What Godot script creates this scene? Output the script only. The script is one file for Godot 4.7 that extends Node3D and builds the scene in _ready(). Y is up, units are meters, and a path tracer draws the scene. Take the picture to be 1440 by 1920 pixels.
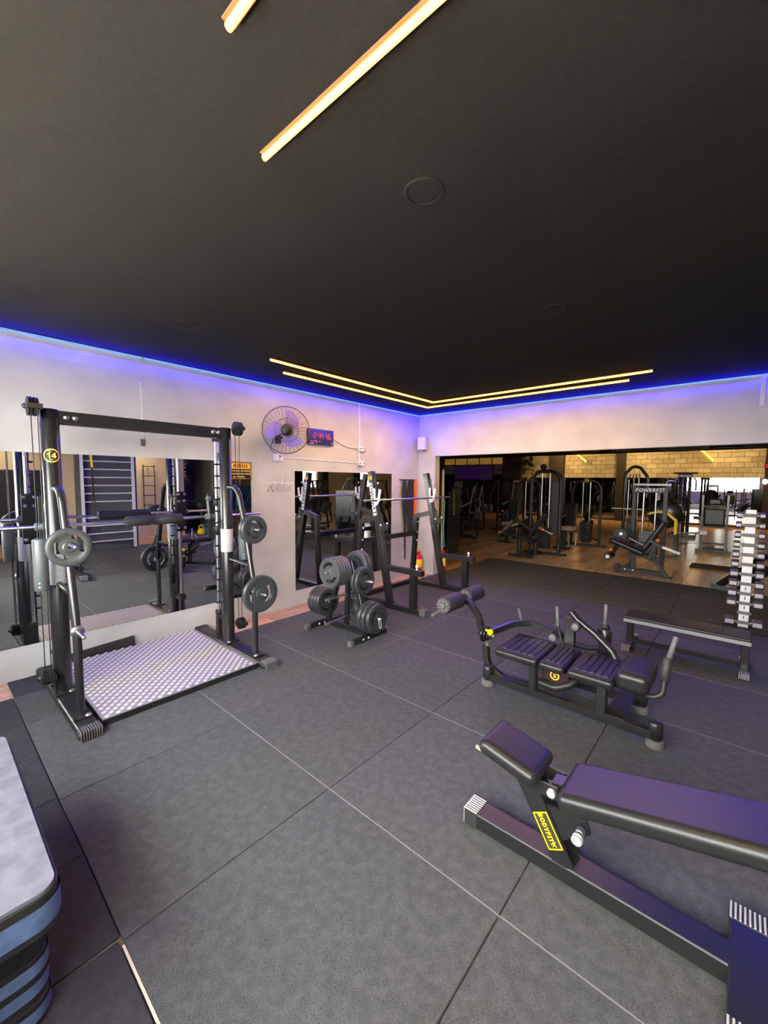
extends Node3D

# ---------------------------------------------------------------- mesh builder
class MB:
	var v := PackedVector3Array()
	var n := PackedVector3Array()

	func tri(a: Vector3, b: Vector3, c: Vector3, na: Vector3, nb: Vector3, nc: Vector3) -> void:
		if (b - a).cross(c - a).dot(na + nb + nc) > 0.0:
			v.append_array([a, c, b]); n.append_array([na, nc, nb])
		else:
			v.append_array([a, b, c]); n.append_array([na, nb, nc])

	func quad(a: Vector3, b: Vector3, c: Vector3, d: Vector3, m: Vector3) -> void:
		tri(a, b, c, m, m, m); tri(a, c, d, m, m, m)

	func quadn(a: Vector3, b: Vector3, c: Vector3, d: Vector3, na: Vector3, nb: Vector3, nc: Vector3, nd: Vector3) -> void:
		tri(a, b, c, na, nb, nc); tri(a, c, d, na, nc, nd)

	func box(c: Vector3, s: Vector3, b := Basis()) -> void:
		var h := s * 0.5
		for k in 3:
			for sg in [-1.0, 1.0]:
				var m := Vector3(); m[k] = sg
				var u := Vector3(); u[(k + 1) % 3] = h[(k + 1) % 3]
				var w := Vector3(); w[(k + 2) % 3] = h[(k + 2) % 3]
				var o: Vector3 = m * h[k]
				quad(c + b * (o - u - w), c + b * (o + u - w), c + b * (o + u + w), c + b * (o - u + w), b * m)

	# rounded box: r radius, seg arc segments (1 = chamfer)
	func rbox(c: Vector3, s: Vector3, r: float, seg := 2, b := Basis()) -> void:
		var h := s * 0.5
		r = minf(r, minf(h.x, minf(h.y, h.z)))
		for k in 3:
			var k1 := (k + 1) % 3
			var k2 := (k + 2) % 3
			var l1 := _lines(h[k1], r, seg)
			var l2 := _lines(h[k2], r, seg)
			for sg in [-1.0, 1.0]:
				for i in l1.size() - 1:
					for j in l2.size() - 1:
						var ps := []
						var ns := []
						for q in [[i, j], [i + 1, j], [i + 1, j + 1], [i, j + 1]]:
							var p := Vector3(); p[k] = sg * h[k]; p[k1] = l1[q[0]]; p[k2] = l2[q[1]]
							var inner := Vector3(clampf(p.x, -h.x + r, h.x - r), clampf(p.y, -h.y + r, h.y - r), clampf(p.z, -h.z + r, h.z - r))
							var d := p - inner
							var m := d.normalized() if d.length() > 1e-9 else Vector3.UP
							ps.append(c + b * (inner + m * r)); ns.append(b * m)
						quadn(ps[0], ps[1], ps[2], ps[3], ns[0], ns[1], ns[2], ns[3])

	func _lines(h: float, r: float, seg: int) -> Array:
		var a := []
		for i in seg + 1:
			a.append(-h + r * (1.0 - tan(PI / 4 * (1.0 - float(i) / seg))))
		var z := a.duplicate()
		z.reverse()
		for x in z:
			if absf(-x - a[-1]) > 1e-6:
				a.append(-x)
		return a

	# sweep of a convex outline (edges [p0, p1, n0, n1] in side/up axes) along a path
	func loft(pts: Array, up: Vector3, edges: Array, caps := true) -> void:
		var nseg := pts.size() - 1
		var ds := []
		for i in nseg:
			ds.append((pts[i + 1] - pts[i]).normalized())
		var d0: Vector3 = ds[0]
		if absf(d0.dot(up)) > 0.98:
			up = Vector3.RIGHT if absf(d0.x) < 0.9 else Vector3.BACK
		var side := d0.cross(up).normalized()
		var u := side.cross(d0).normalized()
		var prev_p := []
		var prev_n := []
		for i in nseg + 1:
			var d: Vector3 = ds[maxi(i - 1, 0)]
			var m := d
			if i > 0 and i < nseg:
				m = (ds[i - 1] + ds[i]).normalized()
			var cp := []
			var cn := []
			for e in edges:
				for k in 2:
					var off: Vector3 = side * e[k].x + u * e[k].y
					var den := d.dot(m)
					off -= d * (off.dot(m) / den)
					cp.append(pts[i] + off)
					cn.append((side * e[k + 2].x + u * e[k + 2].y).normalized())
			if i > 0:
				for j in edges.size():
					quadn(prev_p[2 * j], prev_p[2 * j + 1], cp[2 * j + 1], cp[2 * j], prev_n[2 * j], prev_n[2 * j + 1], cn[2 * j + 1], cn[2 * j])
			if caps and (i == 0 or i == nseg):
				var cm: Vector3 = -ds[0] if i == 0 else ds[nseg - 1]
				for j in range(1, edges.size() - 1):
					tri(cp[0], cp[2 * j], cp[2 * j + 1], cm, cm, cm)
			# turn the frame to the next segment
			if i > 0 and i < nseg:
				var ax: Vector3 = ds[i - 1].cross(ds[i])
				if ax.length() > 1e-6:
					var ang: float = ds[i - 1].angle_to(ds[i])
					side = side.rotated(ax.normalized(), ang); u = u.rotated(ax.normalized(), ang)
				cn = []
				for e in edges:
					for k in 2:
						cn.append((side * e[k + 2].x + u * e[k + 2].y).normalized())
			prev_p = cp
			prev_n = cn

	static func round_edges(r: float, sides: int, ry := -1.0) -> Array:
		var out := []
		if ry < 0: ry = r
		for i in sides:
			var a := TAU * i / sides
			var c := TAU * (i + 1) / sides
			out.append([Vector2(cos(a) * r, sin(a) * ry), Vector2(cos(c) * r, sin(c) * ry), Vector2(cos(a) * ry, sin(a) * r), Vector2(cos(c) * ry, sin(c) * r)])
		return out

	static func rect_edges(w: float, h: float, ch := 0.004) -> Array:
		w *= 0.5; h *= 0.5
		ch = minf(ch, minf(w, h) * 0.9)
		var p := [Vector2(w, -h + ch), Vector2(w, h - ch), Vector2(w - ch, h), Vector2(-w + ch, h), Vector2(-w, h - ch), Vector2(-w, -h + ch), Vector2(-w + ch, -h), Vector2(w - ch, -h)]
		var out := []
		for i in 8:
			var a: Vector2 = p[i]
			var b: Vector2 = p[(i + 1) % 8]
			var m := Vector2(b.y - a.y, a.x - b.x).normalized()
			out.append([a, b, m, m])
		return out

	# flat oval: w wide (side), h high (up)
	static func oval_edges(w: float, h: float, seg := 5) -> Array:
		var r := h * 0.5
		var c := w * 0.5 - r
		var p := []
		for i in seg + 1:
			var a := -PI / 2 + PI * i / seg
			p.append([Vector2(c + cos(a) * r, sin(a) * r), Vector2(cos(a), sin(a))])
		for i in seg + 1:
			var a := PI / 2 + PI * i / seg
			p.append([Vector2(-c + cos(a) * r, sin(a) * r), Vector2(cos(a), sin(a))])
		var out := []
		for i in p.size():
			var q: Array = p[(i + 1) % p.size()]
			out.append([p[i][0], q[0], p[i][1], q[1]])
		return out

	func tube(pts: Array, r: float, sides := 12, caps := true) -> void:
		loft(pts, Vector3.UP, round_edges(r, sides), caps)

	func bar(a: Vector3, b: Vector3, w: float, h: float, up := Vector3.UP, ch := 0.004) -> void:
		loft([a, b], up, rect_edges(w, h, ch))

	# turned shape: prof of Vector2(radius, along axis)
	func lathe(prof: Array, c: Vector3, axis: Vector3, segs := 20, a0 := 0.0, a1 := TAU) -> void:
		axis = axis.normalized()
		var s := axis.cross(Vector3.UP if absf(axis.y) < 0.9 else Vector3.RIGHT).normalized()
		var t := axis.cross(s)
		var nn := prof.size() - 1
		var sn := []
		for i in nn:
			var d: Vector2 = prof[i + 1] - prof[i]
			sn.append(Vector2(d.y, -d.x).normalized())
		# outward test
		var mid := Vector2.ZERO
		for q in prof: mid += q
		mid /= prof.size()
		var sgn := 0.0
		for i in nn:
			sgn += sn[i].dot((prof[i] + prof[i + 1]) * 0.5 - Vector2(0, mid.y)) * (prof[i + 1] - prof[i]).length()
		if sgn < 0:
			for i in nn: sn[i] = -sn[i]
		for i in nn:
			var n0: Vector2 = sn[i]
			var n1: Vector2 = sn[i]
			if i > 0 and sn[i - 1].dot(sn[i]) > 0.6: n0 = (sn[i - 1] + sn[i]).normalized()
			if i < nn - 1 and sn[i + 1].dot(sn[i]) > 0.6: n1 = (sn[i + 1] + sn[i]).normalized()
			for k in segs:
				var a := a0 + (a1 - a0) * k / segs
				var b := a0 + (a1 - a0) * (k + 1) / segs
				var ra := s * cos(a) + t * sin(a)
				var rb := s * cos(b) + t * sin(b)
				var p0: Vector2 = prof[i]
				var p1: Vector2 = prof[i + 1]
				quadn(c + ra * p0.x + axis * p0.y, c + rb * p0.x + axis * p0.y, c + rb * p1.x + axis * p1.y, c + ra * p1.x + axis * p1.y, ra * n0.x + axis * n0.y, rb * n0.x + axis * n0.y, rb * n1.x + axis * n1.y, ra * n1.x + axis * n1.y)

	func cyl(a: Vector3, b: Vector3, r: float, segs := 16, r2 := -1.0, ch := 0.0) -> void:
		var l := (b - a).length()
		if r2 < 0: r2 = r
		if ch > 0:
			lathe([Vector2(0, 0), Vector2(r - ch, 0), Vector2(r, ch), Vector2(r2, l - ch), Vector2(r2 - ch, l), Vector2(0, l)], a, b - a, segs)
		else:
			lathe([Vector2(0, 0), Vector2(r, 0), Vector2(r2, l), Vector2(0, l)], a, b - a, segs)

	func ball(c: Vector3, r: float, segs := 14, sy := 1.0) -> void:
		var p := []
		for i in 9:
			var a := -PI / 2 + PI * i / 8
			p.append(Vector2(cos(a) * r, sin(a) * r * sy))
		lathe(p, c, Vector3.UP, segs)

	func dome(c: Vector3, axis: Vector3, r: float, h: float, segs := 12) -> void:
		var p := []
		for i in 5:
			var a := PI / 2 * i / 4
			p.append(Vector2(cos(a) * r, sin(a) * h))
		lathe(p, c, axis, segs)

	# extruded polygon in the plane of xf (x, y), thickness th along its z, centred
	func poly(pp: PackedVector2Array, th: float, xf: Transform3D) -> void:
		var ids := Geometry2D.triangulate_polygon(pp)
		var zz := xf.basis.z.normalized()
		for s in [-1.0, 1.0]:
			for i in range(0, ids.size(), 3):
				tri(xf * Vector3(pp[ids[i]].x, pp[ids[i]].y, s * th / 2), xf * Vector3(pp[ids[i + 1]].x, pp[ids[i + 1]].y, s * th / 2), xf * Vector3(pp[ids[i + 2]].x, pp[ids[i + 2]].y, s * th / 2), zz * s, zz * s, zz * s)
		var area := 0.0
		for i in pp.size():
			var a := pp[i]
			var b := pp[(i + 1) % pp.size()]
			area += a.cross(b)
		for i in pp.size():
			var a := pp[i]
			var b := pp[(i + 1) % pp.size()]
			var d := b - a
			var m := Vector2(d.y, -d.x).normalized() * (1.0 if area > 0 else -1.0)
			var mm := (xf.basis * Vector3(m.x, m.y, 0)).normalized()
			quad(xf * Vector3(a.x, a.y, -th / 2), xf * Vector3(b.x, b.y, -th / 2), xf * Vector3(b.x, b.y, th / 2), xf * Vector3(a.x, a.y, th / 2), mm)

	# weight plate, axis z, with arc-shaped hand holes; rows of [radius, half thickness]
	func weight(rows: Array, ra: float, rb: float, holes: Array, segs := 48) -> void:
		for i in rows.size() - 1:
			var r0: float = rows[i][0]
			var r1: float = rows[i + 1][0]
			var h0: float = rows[i][1]
			var h1: float = rows[i + 1][1]
			var sl := Vector2(h0 - h1, r1 - r0).normalized()
			var in_band := r0 >= ra - 1e-5 and r1 <= rb + 1e-5
			for k in segs:
				var a := TAU * k / segs
				var b := TAU * (k + 1) / segs
				var va := Vector3(cos(a), sin(a), 0)
				var vb := Vector3(cos(b), sin(b), 0)
				if in_band and _hole(k, segs, holes):
					if r0 <= ra + 1e-5:
						quadn(va * r0 + Vector3(0, 0, h0), vb * r0 + Vector3(0, 0, h0), vb * r0 - Vector3(0, 0, h0), va * r0 - Vector3(0, 0, h0), va, vb, vb, va)
					if r1 >= rb - 1e-5:
						quadn(va * r1 + Vector3(0, 0, h1), vb * r1 + Vector3(0, 0, h1), vb * r1 - Vector3(0, 0, h1), va * r1 - Vector3(0, 0, h1), -va, -vb, -vb, -va)
					if not _hole(k - 1, segs, holes):
						var m := Vector3(-sin(a), cos(a), 0)
						quad(va * r0 + Vector3(0, 0, h0), va * r1 + Vector3(0, 0, h1), va * r1 - Vector3(0, 0, h1), va * r0 - Vector3(0, 0, h0), m)
					if not _hole(k + 1, segs, holes):
						var m := Vector3(sin(b), -cos(b), 0)
						quad(vb * r0 + Vector3(0, 0, h0), vb * r1 + Vector3(0, 0, h1), vb * r1 - Vector3(0, 0, h1), vb * r0 - Vector3(0, 0, h0), m)
					continue
				for s in [-1.0, 1.0]:
					var na: Vector3 = va * sl.x + Vector3(0, 0, s * sl.y)
					var nb: Vector3 = vb * sl.x + Vector3(0, 0, s * sl.y)
					quadn(va * r0 + Vector3(0, 0, s * h0), vb * r0 + Vector3(0, 0, s * h0), vb * r1 + Vector3(0, 0, s * h1), va * r1 + Vector3(0, 0, s * h1), na, nb, nb, na)
		for e in [0, rows.size() - 1]:
			var r: float = rows[e][0]
			var h: float = rows[e][1]
			var sg := -1.0 if e == 0 else 1.0
			for k in segs:
				var a := TAU * k / segs
				var b := TAU * (k + 1) / segs
				var va := Vector3(cos(a), sin(a), 0)
				var vb := Vector3(cos(b), sin(b), 0)
				quadn(va * r + Vector3(0, 0, h), vb * r + Vector3(0, 0, h), vb * r - Vector3(0, 0, h), va * r - Vector3(0, 0, h), va * sg, vb * sg, vb * sg, va * sg)

	func _hole(k: int, segs: int, holes: Array) -> bool:
		var a := fposmod(360.0 * (k + 0.5) / segs, 360.0)
		for h in holes:
			var d: float = fposmod(a - h[0], 360.0)
			if d < h[1]: return true
		return false

	func mesh(shift := Vector3.ZERO) -> ArrayMesh:
		var am := ArrayMesh.new()
		var arr := []
		arr.resize(Mesh.ARRAY_MAX)
		var vv := v
		if shift != Vector3.ZERO:
			vv = PackedVector3Array()
			vv.resize(v.size())
			for i in v.size(): vv[i] = v[i] - shift
		arr[Mesh.ARRAY_VERTEX] = vv
		arr[Mesh.ARRAY_NORMAL] = n
		am.add_surface_from_arrays(Mesh.PRIMITIVE_TRIANGLES, arr)
		return am

# ---------------------------------------------------------------- tree helpers
var taken := {}
func numbered(called: String) -> String:
	var k: int = taken.get(called, 0)
	taken[called] = k + 1
	return called if k == 0 else "%s_%03d" % [called, k]

func tag(o: Node, label: String, category: String, group := "") -> void:
	o.set_meta("label", label); o.set_meta("category", category)
	if group != "": o.set_meta("group", group)

# a thing: a node at its base whose children are the parts
func thing(called: String, label: String, category: String, at := Vector3.ZERO, turn := 0.0, group := "") -> Node3D:
	var o := Node3D.new()
	o.name = numbered(called)
	add_child(o)
	o.position = at
	o.rotation.y = turn
	tag(o, label, category, group)
	return o

func structure(called: String, at := Vector3.ZERO) -> Node3D:
	var o := Node3D.new()
	o.name = called
	add_child(o)
	o.position = at
	o.set_meta("kind", "structure")
	return o

func origin_of(o: Node) -> Vector3:
	var s := Vector3.ZERO
	while o != self and o is Node3D:
		s += o.position
		o = o.get_parent()
	return s

# a part whose shape was built in the scene's own coordinates
func P(parent: Node, called: String, m: MB, mat: Material) -> MeshInstance3D:
	return I(parent, called, m.mesh(origin_of(parent)), mat, Transform3D())

# a part whose shape was built about the parent's own origin
func L(parent: Node, called: String, m: MB, mat: Material) -> MeshInstance3D:
	return I(parent, called, m.mesh(), mat, Transform3D())

func I(parent: Node, called: String, mesh: Mesh, mat: Material, xf: Transform3D) -> MeshInstance3D:
	var o := MeshInstance3D.new()
	o.name = called
	o.mesh = mesh
	o.material_override = mat
	o.transform = xf
	o.cast_shadow = GeometryInstance3D.SHADOW_CASTING_SETTING_ON
	parent.add_child(o, true)
	return o

# the same, at a place given in the scene's coordinates
func IW(parent: Node, called: String, mesh: Mesh, mat: Material, at: Vector3, b := Basis()) -> MeshInstance3D:
	return I(parent, called, mesh, mat, Transform3D(b, at - origin_of(parent)))

func copy_of(o: Node3D, called: String, xf: Transform3D, label: String, group := "") -> Node3D:
	var c: Node3D = o.duplicate()
	c.name = numbered(called)
	add_child(c)
	c.transform = xf
	c.set_meta("label", label)
	if group != "": c.set_meta("group", group)
	return c

# rounded corners for a path
func bend(pts: Array, r: float, nn := 6) -> Array:
	var out := [pts[0]]
	for i in range(1, pts.size() - 1):
		var p: Vector3 = pts[i]
		var a: Vector3 = (pts[i - 1] - p)
		var b: Vector3 = (pts[i + 1] - p)
		var ang := a.angle_to(b)
		var t := minf(r / tan(ang / 2), minf(a.length(), b.length()) * 0.49)
		a = a.normalized() * t
		b = b.normalized() * t
		for k in nn + 1:
			var f := float(k) / nn
			out.append(p + a * (1 - f) * (1 - f) + b * f * f)
	out.append(pts[-1])
	return out

func aim(z: Vector3, up := Vector3.UP) -> Basis:
	z = z.normalized()
	var x := up.cross(z)
	if x.length() < 1e-4: x = Vector3.RIGHT
	x = x.normalized()
	return Basis(x, z.cross(x).normalized(), z)

func lettering(parent: Node, called: String, s: String, at: Vector3, b: Basis, height: float, mat: Material, bold := true, spread := 1.0) -> MeshInstance3D:
	var t := TextMesh.new()
	var f := SystemFont.new()
	f.font_names = PackedStringArray(["Droid Sans"])
	f.font_weight = 700 if bold else 400
	t.font = f
	t.text = s
	t.font_size = 48
	t.pixel_size = height / 36.0
	t.depth = 0.0012
	t.curve_step = 2.0
	return IW(parent, called, t, mat, at, b * Basis.from_scale(Vector3(spread, 1, 1)))

# ---------------------------------------------------------------- materials
func grey(l: float) -> Color:
	return Color(l, l, l).linear_to_srgb()
func lin(r: float, g: float, b: float) -> Color:
	return Color(r, g, b).linear_to_srgb()

func mk(c: Color, rough: float, metal := 0.0, spec := 0.5) -> StandardMaterial3D:
	var m := StandardMaterial3D.new()
	m.albedo_color = c
	m.roughness = rough
	m.metallic = metal
	m.metallic_specular = spec
	return m

func noise_tex(seed_: int, size: int, freq: float, lo: float, hi: float, kind := FastNoiseLite.TYPE_SIMPLEX_SMOOTH, oct := 3) -> ImageTexture:
	var nz := FastNoiseLite.new()
	nz.seed = seed_
	nz.noise_type = kind
	nz.frequency = freq
	nz.fractal_octaves = oct
	var im := nz.get_seamless_image(size, size)
	im.convert(Image.FORMAT_RGB8)
	for y in size:
		for x in size:
			var g := lerpf(lo, hi, im.get_pixel(x, y).r)
			im.set_pixel(x, y, Color(g, g, g))
	im.generate_mipmaps()
	return ImageTexture.create_from_image(im)

func speckle_tex(seed_: int, size: int, mean: float, amp: float, dots: int, dot_hi: float) -> ImageTexture:
	var rg := RandomNumberGenerator.new()
	rg.seed = seed_
	var nz := FastNoiseLite.new()
	nz.seed = seed_
	nz.frequency = 0.012
	nz.fractal_octaves = 3
	var big := nz.get_seamless_image(size, size)
	var im := Image.create(size, size, false, Image.FORMAT_RGB8)
	for y in size:
		for x in size:
			var g := mean + amp * (rg.randf() - 0.5) + 0.16 * (big.get_pixel(x, y).r - 0.5)
			im.set_pixel(x, y, Color(g, g, g * 1.01))
	for k in dots:
		var x := rg.randi() % (size - 3)
		var y := rg.randi() % (size - 3)
		var g := rg.randf_range(mean, dot_hi)
		if rg.randf() < 0.4: g = mean * rg.randf_range(0.45, 0.8)
		im.fill_rect(Rect2i(x, y, 1 + rg.randi() % 3, 1 + rg.randi() % 3), Color(g, g, g))
	im.generate_mipmaps()
	return ImageTexture.create_from_image(im)

func wood_tex(seed_: int, size: int, a: Color, b: Color) -> ImageTexture:
	var nz := FastNoiseLite.new()
	nz.seed = seed_
	nz.frequency = 0.02
	nz.fractal_octaves = 4
	var im := Image.create(size, size, false, Image.FORMAT_RGB8)
	for y in size:
		for x in size:
			# grain runs along v
			var g := nz.get_noise_2d(x * 3.4, y * 0.16) * 0.9 + nz.get_noise_2d(x * 14.0 + 400.0, y * 0.35) * 0.5
			im.set_pixel(x, y, a.lerp(b, clampf(0.5 + g, 0.0, 1.0)))
	im.generate_mipmaps()
	return ImageTexture.create_from_image(im)

func tri_map(m: StandardMaterial3D, scale: float, world := false) -> StandardMaterial3D:
	m.uv1_triplanar = true
	m.uv1_world_triplanar = world
	m.uv1_scale = Vector3.ONE * scale
	return m

func relief(m: StandardMaterial3D, tex: Texture2D, cm: float) -> StandardMaterial3D:
	m.heightmap_enabled = true
	m.heightmap_texture = tex
	m.heightmap_scale = cm
	return m

var M := {}

# ---------------------------------------------------------------- scene
const WX := -4.521      # wall with the mirrors
const WZ := -6.149      # header over the opening to the other hall
const CY := 2.89        # ceiling
const FY := -0.015      # laminate floor; the rubber tiles lie on it, tops at 0
const FZ := -21.0       # far wall of the other hall
const BZ := 0.75        # street front behind the camera

func _ready() -> void:
	camera_and_light()
	materials()
	setting()
	street_front()
	ceiling_lights()
	smith_machine()
	plate_tree()
	squat_rack()
	ab_machine()
	flat_bench()
	decline_bench()
	step_stack()
	dumbbell_tower()
	wall_items()
	far_hall()
	right_side()

func camera_and_light() -> void:
	var cam := Camera3D.new()
	cam.name = "camera"
	cam.transform = Transform3D(Basis(Vector3(0.75308, 0.008051, -0.657879), Vector3(-0.055754, 0.997109, -0.05162), Vector3(0.655562, 0.075553, 0.751352)), Vector3(0, 1.692, 0))
	cam.fov = 102.649
	cam.near = 0.05
	cam.far = 200.0
	add_child(cam)
	cam.current = true
	var we := WorldEnvironment.new()
	we.name = "world_environment"
	var e := Environment.new()
	e.background_mode = Environment.BG_SKY
	var sky := Sky.new()
	var sm := ProceduralSkyMaterial.new()
	sm.sky_top_color = Color(0.89, 0.91, 0.91)
	sm.sky_horizon_color = Color(1.0, 0.98, 0.915)
	sm.sky_curve = 0.2
	sm.ground_bottom_color = Color(0.6, 0.59, 0.56)
	sm.ground_horizon_color = Color(0.7, 0.69, 0.66)
	sm.sun_angle_max = 0.0
	sky.sky_material = sm
	e.sky = sky
	e.background_energy_multiplier = 39.0
	e.tonemap_mode = Environment.TONE_MAPPER_LINEAR
	e.tonemap_exposure = 1.0
	e.sdfgi_enabled = true
	e.ssao_enabled = true
	e.ssil_enabled = true
	we.environment = e
	add_child(we)
	# high sun over the street; the eave keeps it out of the room
	var sun := DirectionalLight3D.new()
	sun.name = "sun"
	sun.transform = Transform3D(Basis(Vector3.RIGHT, deg_to_rad(-80.0)), Vector3(0, 10, 10))
	sun.light_color = Color(1.0, 0.96, 0.88)
	sun.light_energy = 6000.0
	sun.light_angular_distance = 0.5
	sun.shadow_enabled = true
	add_child(sun)

func area(called: String, at: Vector3, towards: Vector3, size: Vector2, color: Color, energy: float, longways: Vector3) -> void:
	var l := AreaLight3D.new()
	l.name = called
	var z := -towards.normalized()
	var x := longways.normalized()
	l.transform = Transform3D(Basis(x, z.cross(x).normalized(), z), at)
	l.area_size = size
	l.light_color = color
	l.light_energy = energy
	l.area_range = 30.0
	l.shadow_enabled = true
	add_child(l, true)

func materials() -> void:
	var fine := noise_tex(3, 256, 0.05, 0.0, 1.0)
	var coarse := noise_tex(5, 256, 0.015, 0.0, 1.0)
	var leather := noise_tex(7, 256, 0.09, 0.0, 1.0, FastNoiseLite.TYPE_CELLULAR, 2)
	M.wall = tri_map(mk(lin(0.56, 0.555, 0.545), 0.85, 0.0, 0.2), 0.55, true)
	M.wall.albedo_texture = noise_tex(13, 256, 0.012, 0.9, 1.0)
	relief(M.wall, coarse, 0.12)
	M.cream = mk(lin(0.62, 0.53, 0.36), 0.7)
	M.black_wall = mk(grey(0.012), 0.6)
	M.dark_grey_wall = mk(grey(0.05), 0.6)
	M.ceiling = tri_map(mk(lin(0.026, 0.0253, 0.0235), 0.9, 0.0, 0.1), 2.0, true)
	M.ceiling.albedo_texture = noise_tex(17, 256, 0.06, 0.88, 1.0)
	relief(M.ceiling, fine, 0.05)
	M.screed = mk(lin(0.3, 0.28, 0.25), 0.9)
	M.lit_joint = mk(lin(0.19, 0.19, 0.185), 0.85)  # pale grey stands for tile bevels catching the window light
	M.pale_glue = mk(lin(0.6, 0.52, 0.4), 0.8)
	M.rubber = []
	var sp := speckle_tex(21, 512, 0.78, 0.30, 9000, 1.0)
	for k in 4:
		var m := tri_map(mk(lin(0.116, 0.121, 0.115) * [1.0, 0.97, 1.03, 0.94][k], 0.78, 0.0, 0.35), 2.3, true)
		m.albedo_texture = sp
		relief(m, sp, 0.06)
		M.rubber.append(m)
	M.rubber_dark = tri_map(mk(lin(0.058, 0.057, 0.06), 0.8, 0.0, 0.35), 2.3, true)
	M.rubber_dark.albedo_texture = sp
	relief(M.rubber_dark, sp, 0.06)
	M.wood = []
	var wt := wood_tex(31, 512, Color(0.74, 0.58, 0.46), Color(0.92, 0.78, 0.66))
	for k in 3:
		var m := tri_map(mk([Color(0.95, 0.93, 0.9), Color(0.84, 0.82, 0.8), Color(1.0, 0.97, 0.95)][k], 0.24), 0.9, true)
		m.albedo_texture = wt
		m.uv1_offset = Vector3(0.17 * k, 0.0, 0.31 * k)
		M.wood.append(m)
	M.black = mk(grey(0.014), 0.24)
	M.black_worn = mk(grey(0.014), 0.3)
	M.satin = mk(grey(0.015), 0.42, 0.0, 0.4)
	M.chrome = mk(grey(0.58), 0.3, 1.0)
	M.steel = mk(grey(0.42), 0.36, 1.0)
	M.bolt = mk(grey(0.35), 0.35, 0.9)
	M.zinc = mk(grey(0.7), 0.3, 0.6)
	M.mirror = mk(lin(0.8, 0.83, 0.8), 0.0, 1.0)
	M.glass = mk(Color(0.9, 0.95, 0.95, 0.08), 0.0)
	M.glass.transparency = BaseMaterial3D.TRANSPARENCY_ALPHA
	M.vinyl = tri_map(mk(grey(0.014), 0.34, 0.0, 0.42), 6.0)
	relief(M.vinyl, leather, 0.03)
	M.foam = tri_map(mk(grey(0.02), 0.6), 6.0)
	relief(M.foam, fine, 0.04)
	M.plate = tri_map(mk(lin(0.034, 0.038, 0.039), 0.38), 6.0)
	relief(M.plate, fine, 0.02)
	M.plate_iron = mk(lin(0.075, 0.082, 0.08), 0.4, 0.3)
	M.alu = mk(lin(0.8, 0.78, 0.74), 0.5, 0.55)
	M.alu_groove = mk(lin(0.34, 0.33, 0.31), 0.6, 0.6)
	M.rubber_part = mk(grey(0.02), 0.6)
	M.grip = mk(grey(0.085), 0.55)
	M.cap_grey = mk(lin(0.11, 0.105, 0.1), 0.6)
	M.cap_rib = mk(lin(0.42, 0.40, 0.37), 0.7)
	M.white_paint = mk(grey(0.72), 0.45)
	M.white_tape = tri_map(mk(grey(0.66), 0.6), 8.0)
	M.white_tape.albedo_texture = noise_tex(41, 128, 0.09, 0.6, 1.0)
	M.grey_tube = mk(lin(0.075, 0.09, 0.092), 0.45)
	M.yellow = mk(Color(1.0, 0.86, 0.03), 0.45)
	M.sign_yellow = mk(Color(0.95, 0.72, 0.1), 0.5)
	M.print_yellow = mk(Color(0.93, 0.78, 0.25), 0.5)
	M.print_white = mk(grey(0.7), 0.5)
	M.red = mk(Color(0.8, 0.05, 0.05), 0.35)
	M.orange = mk(Color(0.95, 0.42, 0.1), 0.6)
	M.blue_poster = mk(Color(0.12, 0.6, 0.85), 0.5)
	M.teal = mk(Color(0.2, 0.6, 0.6), 0.5)
	M.fabric_black = tri_map(mk(grey(0.018), 0.85), 9.0)
	relief(M.fabric_black, fine, 0.05)
	M.fabric_grey = mk(grey(0.22), 0.85)
	M.fan_blade = mk(lin(0.30, 0.22, 0.72), 0.35)  # violet cast of the blue strips put into the blade colour
	M.speaker_white = mk(grey(0.6), 0.5)
	M.brick = []
	for k in 3:
		var m := tri_map(mk(lin(0.52, 0.46, 0.33) * [1.0, 0.93, 1.06][k], 0.85), 1.5, true)
		m.albedo_texture = noise_tex(50 + k, 128, 0.05, 0.84, 1.0)
		M.brick.append(m)
	M.mortar = mk(lin(0.16, 0.12, 0.07), 0.9)
	M.pillar = mk(lin(0.03, 0.018, 0.014), 0.7)
	M.green = mk(Color(0.25, 0.42, 0.08), 0.6)
	M.beige = mk(lin(0.45, 0.38, 0.28), 0.5)
	M.step_top = tri_map(mk(lin(0.145, 0.145, 0.17), 0.75), 3.0)
	M.step_top.albedo_texture = noise_tex(61, 256, 0.012, 0.8, 1.0)
	relief(M.step_top, fine, 0.02)
	M.step_blue = tri_map(mk(lin(0.10, 0.16, 0.30), 0.6), 3.0)
	M.step_blue.albedo_texture = noise_tex(62, 128, 0.05, 0.8, 1.0)
	M.step_black = mk(grey(0.016), 0.6)
	M.purple_head = mk(lin(0.06, 0.05, 0.07), 0.4)
	M.hex_end = mk(lin(0.34, 0.34, 0.34), 0.45)
	M.tower_white = mk(grey(0.72), 0.5)
	M.halo_strip = glow(Color(0.85, 0.42, 0.03), 0.9)  # orange halo of the lamps put into a glowing strip
	M.bench_edge_sheen = mk(lin(0.2, 0.2, 0.2), 0.5)  # window reflection on the vinyl edge put into a paler grey
	M.curtain = mk(grey(0.015), 0.9)

func glow(c: Color, energy: float) -> StandardMaterial3D:
	var m := mk(grey(0.05), 0.5)
	m.emission_enabled = true
	m.emission = c
	m.emission_energy_multiplier = energy
	return m

# a plain slab of the setting between two corners
func slab(o: Node, called: String, a: Vector3, b: Vector3, mat: Material) -> MeshInstance3D:
	var m := MB.new()
	m.box((a + b) / 2, (b - a).abs())
	return P(o, called, m, mat)

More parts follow.
